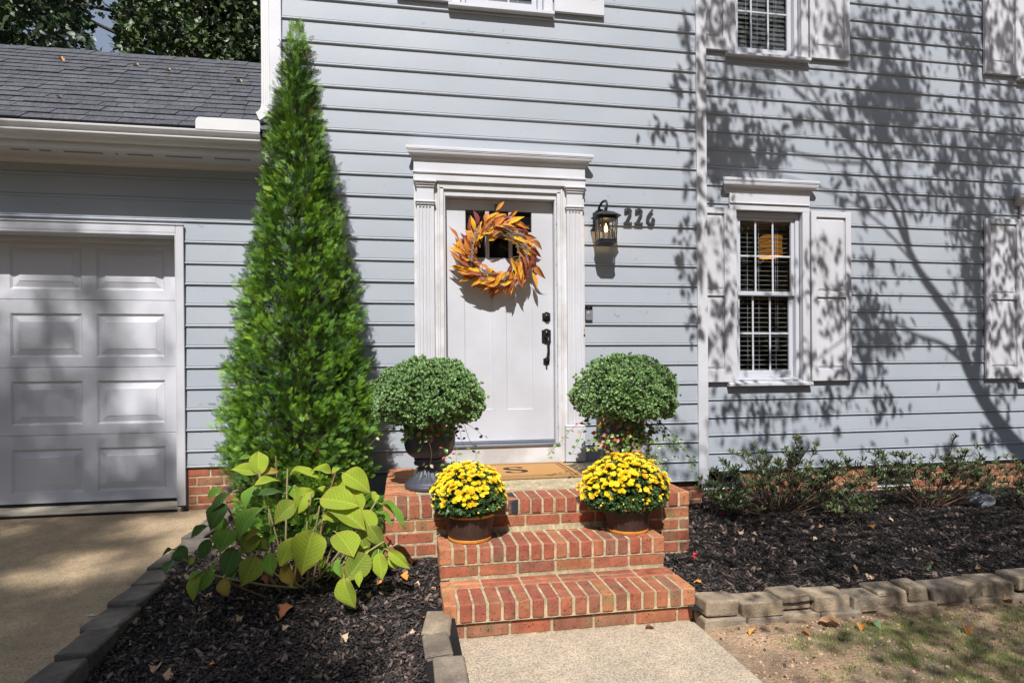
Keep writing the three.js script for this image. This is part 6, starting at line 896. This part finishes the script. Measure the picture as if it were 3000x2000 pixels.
{ // the tree just right of the frame whose branches shade the right wall, bed and lawn
  const r = rngOf(1717), tr = thing('shade_tree', 'leafy tree standing outside the frame on the right, shading the right wall', 'tree', [6.9, -0.05, 3.4]);
  const sets = [[], []], at = (p, t) => p.clone().addScaledVector(SUNT, t).sub(tr.position);
  const limb = (pts, ts, r0, r1) => part(tr, 'limb', tube(pts.map(([x, y], i) => at(onZ(x, y, ZR), Array.isArray(ts) ? ts[i] : ts)), r0, r1, 28, 8), M.bark);
  part(tr, 'trunk', tube([V(0, 0, 0), V(-0.25, 1.6, -0.1), V(-0.6, 3.2, -0.3), at(onZ(3060, 1400, ZR), 3.0)], 0.15, 0.10, 14, 10), M.bark);
  limb([[3060, 1400], [2960, 1290], [2880, 1170], [2835, 1075], [2800, 960], [2750, 880], [2690, 790], [2650, 700]], 3.0, 0.095, 0.034);
  limb([[2650, 700], [2610, 600], [2540, 480], [2440, 360], [2370, 250], [2320, 150]], 3.0, 0.032, 0.009);
  limb([[2665, 730], [2640, 600], [2590, 470], [2560, 330], [2600, 150]], 2.9, 0.026, 0.009);
  limb([[2830, 1070], [2760, 1010], [2690, 985], [2600, 940], [2500, 930]], 2.8, 0.024, 0.006);
  limb([[2860, 1130], [2870, 950], [2860, 750], [2880, 500], [2850, 200], [2820, -100]], 3.3, 0.05, 0.014);
  limb([[2540, 480], [2400, 470], [2250, 420], [2100, 380], [1960, 330]], 2.7, 0.014, 0.004);
  limb([[2440, 360], [2300, 240], [2160, 180], [2040, 120], [1930, 60]], 2.7, 0.013, 0.004);
  limb([[2690, 790], [2560, 640], [2420, 560], [2200, 500], [2060, 520]], 2.8, 0.014, 0.004);
  limb([[2600, 940], [2480, 1000], [2350, 1090], [2200, 1160]], 2.6, 0.009, 0.003);
  const C = (t) => lin(lerp(0.04, 0.10, t), lerp(0.085, 0.16, t), lerp(0.02, 0.03, t));
  const leaf = (p, s) => !inFrame(p.clone().add(tr.position)) && sets[r() < 0.5 ? 0 : 1].push([aim(p, V(0.55 * gauss(r), -1 + 0.55 * gauss(r), 0.55 * gauss(r)), V(gauss(r), 0.6, gauss(r)), s), C(r())]);
  // foliage masses, placed along the sun's rays from where their shade lies on the wall: [x, y, half width, half height, leaves]
  const masses = [[2050, 60, 70, 80, 150], [2150, 70, 70, 80, 110], [2100, 240, 60, 50, 90], [2200, 240, 80, 30, 80], [2240, 160, 60, 90, 90], [2330, 200, 60, 60, 70], [2420, 60, 60, 70, 90], [2480, 130, 60, 70, 100], [2580, 120, 60, 90, 190], [2620, 240, 60, 70, 170], [2570, 300, 50, 60, 120], [2690, 200, 40, 60, 60], [2710, 70, 50, 60, 70], [2830, 80, 60, 90, 170], [2860, 190, 40, 60, 80], [2940, 100, 50, 80, 130], [2950, 260, 50, 70, 110], [2120, 380, 60, 70, 150], [2180, 470, 80, 60, 200], [2250, 430, 50, 60, 100], [2090, 470, 40, 60, 100], [2060, 330, 30, 40, 40], [2330, 330, 40, 30, 22], [2420, 320, 60, 50, 60], [2480, 400, 50, 60, 90], [2500, 280, 50, 50, 80], [2590, 390, 50, 60, 110], [2660, 330, 50, 60, 130], [2700, 420, 60, 50, 100], [2800, 340, 60, 60, 80], [2860, 430, 60, 70, 180], [2780, 470, 50, 50, 70], [2950, 420, 50, 70, 130], [2470, 540, 60, 50, 60], [2560, 560, 60, 60, 80], [2650, 560, 60, 60, 70], [2740, 560, 50, 60, 80], [2820, 580, 50, 60, 100], [2880, 660, 60, 70, 110], [2960, 580, 50, 80, 150], [2960, 760, 40, 90, 100], [2840, 720, 40, 80, 120], [2870, 860, 40, 90, 130], [2960, 950, 50, 100, 110], [2800, 840, 30, 40, 20], [2530, 740, 30, 60, 24], [2600, 800, 50, 40, 24], [2540, 900, 60, 50, 110], [2560, 980, 60, 40, 130], [2640, 1000, 60, 30, 60], [2530, 1080, 50, 50, 90], [2580, 1170, 50, 50, 70], [2440, 950, 60, 60, 60], [2380, 760, 60, 50, 60], [2300, 850, 50, 70, 40], [2420, 860, 50, 60, 60], [2120, 760, 40, 90, 60], [2090, 620, 60, 50, 60], [2120, 900, 50, 60, 80], [2090, 1010, 50, 80, 90], [2250, 1000, 60, 60, 40], [2350, 1060, 70, 40, 50], [2150, 1180, 60, 50, 80], [2240, 1210, 60, 60, 90], [2330, 1180, 50, 60, 60], [2420, 1190, 50, 60, 60], [2470, 1130, 40, 50, 50], [2210, 1300, 50, 30, 36], [2330, 1290, 30, 40, 22], [2860, 1020, 60, 50, 70], [2930, 1120, 60, 50, 90], [2900, 1260, 60, 50, 50], [2790, 1300, 30, 20, 10],
    [2010, 60, 30, 80, 110], [2020, 200, 24, 60, 80], [1935, 70, 34, 46, 34], [1990, 320, 20, 40, 26], [1960, 440, 30, 40, 26], [1900, 590, 34, 26, 24], [2010, 560, 30, 60, 60], [2010, 740, 30, 50, 46], [2000, 850, 26, 40, 30], [2015, 960, 30, 60, 60], [2005, 1110, 24, 40, 30], [1985, 690, 14, 20, 8], [1970, 920, 20, 30, 14], [1980, 1030, 16, 30, 12], [2020, 420, 20, 40, 36]];
  for (const [x, y, w, h, n] of masses) { const yw = onZ(x, y, ZR).y, t0 = Math.max(2.4, (4.95 - yw) / 1.81) + R(0.1, 1.1, r); for (let i = 0; i < n * (n > 95 ? 0.95 : 0.6); i++) leaf(at(onZ(x + w * 0.66 * gauss(r), y + h * 0.66 * gauss(r), ZR), t0 + 0.16 * gauss(r)), R(0.075, 0.125, r)); if (n > 60) { const a = at(onZ(x, y, ZR), t0), b = at(onZ(x + w * gauss(r), y - h * 1.3, ZR), t0); part(tr, 'twig', tube([b, b.clone().lerp(a, 0.5).add(V(0, 0.02, 0)), a], 0.006, 0.002, 5, 5), M.bark); } }
  // crown over the bed and the lawn
  for (let i = 0; i < 620; i++) { const x = 1.75 + 6.4 * Math.pow(r(), 1.2), z = R(-0.35, 4.2, r); const open = sstep(2.6, 1.7, x) * 0.75 + 0.30 * Math.max(0, Math.sin(3.1 * x + 2.2 * z) * Math.sin(2.7 * z - 1.3 * x)); if (r() < open) continue; if (x < 2.0 && z > 1.5 && r() < 0.5) continue; const t0 = R(3.1, 4.8, r), c = at(V(x, 0.08, z), t0), n = 26 + Math.floor(r() * 26), w = R(0.13, 0.26, r); for (let k = 0; k < n; k++) leaf(c.clone().add(V(w * gauss(r), w * 0.9 * gauss(r), w * gauss(r))), R(0.06, 0.10, r)); if (i % 3 === 0) part(tr, 'twig', tube([V(-0.6, 3.2, -0.3).lerp(c, 0.4).add(V(0, 0.25, 0)), V(-0.6, 3.2, -0.3).lerp(c, 0.75).add(V(0, 0.15, 0)), c], 0.014, 0.004, 8, 6), M.bark); }
  sets.forEach((s, i) => stuffCopies(tr, 'foliage', oneLeaf[i], opaque, s));
}
{ // tall tree behind the camera to the left: soft shade on the garage door, driveway and left bed
  const r = rngOf(2525), tr = thing('shade_tree', 'tall tree standing behind the viewer, shading the driveway and garage door', 'tree', [-9.5, -0.1, 15]);
  const lf = [0, 1].map((k) => clusterLeaf(300 + k, 7, ovate(0.26, 0.42), 1, 3)), sets = [[], []], C = (t) => lin(lerp(0.04, 0.09, t), lerp(0.08, 0.15, t), 0.022);
  const put = (p, t, s) => sets[r() < 0.5 ? 0 : 1].push([aim(p.addScaledVector(SUNT, t).sub(tr.position), V(gauss(r), gauss(r), gauss(r)), V(0, 1, 0.1), s), C(r())]);
  const holes = [[420, 1552, 0.24, 0.10], [530, 1560, 0.3, 0.10], [590, 1585, 0.3, 0.13], [590, 1535, 0.24, 0.12], [228, 1662, 0.28, 0.11], [120, 1676, 0.2, 0.09], [520, 1612, 0.2, 0.08], [60, 1560, 0.2, 0.08]].map(([x, y, a, b]) => [onY(x, y, 0.15), a, b]);
  const open = (p) => holes.some(([h, a, b]) => ((p.x - h.x) / a) ** 2 + ((p.z - h.z) / (b * 3.2)) ** 2 < 1);
  for (let i = 0; i < 5600; i++) {                                          // over driveway and bed
    const x = R(-6.5, 0.1, r), z = R(-0.45, 5.2, r), p = V(x, 0.15, z); let d = 0.98; if (open(p)) continue;
    if (x > -1.5) d = z > 1.45 ? sstep(-0.28, -0.72, x) * sstep(1.35, 1.62, z) + 0.55 * sstep(2.1, 2.5, z) * sstep(0.0, -0.35, x) : sstep(-1.12, -1.42, x) * 0.6; if (x < -1.5 && x > -1.95 && z < 0.25) d *= 0.45;
    if (r() < d) put(p, R(11.2, 13.8, r), R(0.12, 0.2, r));
  }
  const doorBlobs = [[255, 835, 40, 34, 46], [90, 760, 40, 60, 22], [300, 890, 44, 40, 46], [350, 1050, 44, 40, 50], [60, 1000, 60, 70, 40], [170, 980, 50, 60, 30], [40, 1180, 60, 90, 90], [140, 1160, 60, 90, 80], [60, 1300, 90, 60, 110], [210, 1290, 60, 60, 80], [60, 1420, 90, 50, 130], [200, 1420, 80, 50, 120], [330, 1440, 60, 40, 90], [460, 1430, 60, 40, 90], [480, 1340, 40, 40, 46], [330, 1290, 40, 40, 40], [130, 870, 50, 40, 26], [450, 1240, 40, 40, 16], [490, 980, 40, 50, 12], [260, 1130, 40, 40, 34], [-60, 1200, 80, 240, 200], [200, 700, 30, 24, 6]];
  for (const [x, y, w, h, n] of doorBlobs) { const t0 = R(9.5, 12.5, r); for (let i = 0; i < n * 0.30; i++) put(onZ(x + w * 0.7 * gauss(r), y + h * 0.7 * gauss(r), ZD), t0 + 0.4 * gauss(r), R(0.07, 0.13, r)); }
  const tp = V(1.2, 8.5, -1.5); part(tr, 'trunk', tube([V(0, 0, 0), V(0.1, 3, 0), V(0.5, 6, -0.5), tp], 0.34, 0.2, 16, 10), M.bark);
  for (let i = 0; i < 34; i++) { const s = sets[i % 2], m = s[Math.floor(r() * s.length)][0], e = V(0, 0, 0).setFromMatrixPosition(m), b = V(0.1, 3, 0).lerp(tp, R(0.3, 1, r)); part(tr, 'limb', tube([b, b.clone().lerp(e, 0.5).add(V(0, 0.5, 0)), e], 0.10, 0.012, 12, 7), M.bark); }
  sets.forEach((s, i) => stuffCopies(tr, 'foliage', lf[i], foliage, s));
}
function backTree(label, x, z, h, crowns, seed, tone, shape, size, lobes) {
  const r = rngOf(seed), t = thing('broadleaf_tree', label, 'tree', [x, -0.3, z]), sets = [[], []], lf = [0, 1].map((k) => clusterLeaf(seed + k, 6, shape, 1.0, 4, lobes));
  part(t, 'trunk', tube([V(0, 0, 0), V(0.1, h * 0.35, 0.05), V(-0.1, h * 0.7, 0), V(0.1, h, 0)], 0.24, 0.05, 16, 10), M.bark);
  for (const [cx, cy, cz, rad, n] of crowns) {
    const c = V(cx, cy, cz), b = V(0.05, clamp(cy - rad * 0.9, h * 0.3, h * 0.95), 0);
    part(t, 'limb', tube([b, b.clone().lerp(c, 0.5).add(V(0, -0.15, 0.05)), c, c.clone().add(V(rad * 0.5 * gauss(r), rad * 0.4, rad * 0.4 * gauss(r)))], 0.075, 0.012, 14, 7), M.bark);
    for (let i = 0; i < n; i++) { const u = V(gauss(r), gauss(r) * 0.8, gauss(r)).multiplyScalar(rad * 0.5), k = clamp(0.35 + 0.35 * gauss(r)); const wx = x + cx + u.x, wz = z + cz + u.z, gx = -5.13 + (wz + 7) * 0.4275, hw = 0.27 * (5.02 - wz) / 12.02; if (Math.abs(wx - gx) < hw * R(0.6, 1.25, r) && r() < 0.93) continue; sets[i % 2].push([aim(c.clone().add(u), V(gauss(r), -0.2 + 0.7 * gauss(r), 0.4 + gauss(r)), V(gauss(r), 1, gauss(r)), size * R(0.7, 1.25, r)), lin(tone[0] * lerp(0.45, 1.8, k), tone[1] * lerp(0.45, 1.7, k), tone[2] * lerp(0.6, 1.3, k))]); }
  }
  sets.forEach((s, i) => stuffCopies(t, 'crown', lf[i], foliage, s)); return t;
}
{ const r = rngOf(66), cr = (n, x0, x1, y0, y1, z0, z1, ra, rb, m) => Array.from({ length: n }, () => [R(x0, x1, r), R(y0, y1, r), R(z0, z1, r), R(ra, rb, r), m]);
  backTree('dark broad leaved tree rising behind the left end of the garage roof', -7.6, -7.0, 9, cr(20, -2.0, 1.5, 5.6, 10.2, -1.4, 1.6, 0.8, 1.3, 200), 881, [0.035, 0.065, 0.022], ovate(0.30, 0.42), 0.15, 0);
  backTree('maple tree with small pointed leaves behind the middle of the garage roof', -4.2, -9.0, 10, cr(26, -1.3, 2.4, 6.0, 12.6, -1.6, 1.4, 0.8, 1.3, 210), 882, [0.05, 0.085, 0.022], ovate(0.34, 0.5), 0.11, 0.35);
  backTree('dark tree trunk and crown behind the right end of the garage roof', -2.5, -8.2, 14, [...cr(18, -1.0, 1.6, 5.6, 11.5, -1.2, 1.0, 0.6, 1.0, 170)], 883, [0.045, 0.075, 0.022], ovate(0.34, 0.5), 0.11, 0.35);
  backTree('shaded tree farther behind the garage roof', -6.0, -15, 14, cr(26, -7, 6.5, 6.5, 15, -1.5, 1.5, 1.2, 2.0, 150), 884, [0.03, 0.05, 0.02], ovate(0.30, 0.42), 0.2, 0);
}
{ // woods across the street, behind the viewer
  const r = rngOf(31), items = [[], []], lf = [0, 1].map((k) => clusterLeaf(700 + k, 8, ovate(0.3, 0.45), 1.2, 2)); for (let i = 0; i < 9000; i++) { const x = R(-45, 45, r), h = 9 + 3 * Math.sin(x * 0.35) + 2 * Math.sin(x * 0.9 + 1), y = -0.3 + h * Math.pow(r(), 0.8), k = r(); items[i % 2].push([aim(V(x, y, 34 + 2.5 * gauss(r) + 0.012 * x * x * -1), V(gauss(r), gauss(r), gauss(r)), V(0, 1, 0.2), R(0.5, 0.9, r)), lin(0.035 + 0.05 * k, 0.06 + 0.07 * k, 0.02)]); }
  items.forEach((s, i) => { const o = stuffCopies(scene, numbered('woods'), lf[i], foliage, s, 'green woods across the street'); o.userData.category = 'woods'; });
}
shade(scene);
renderer.render(scene, camera);
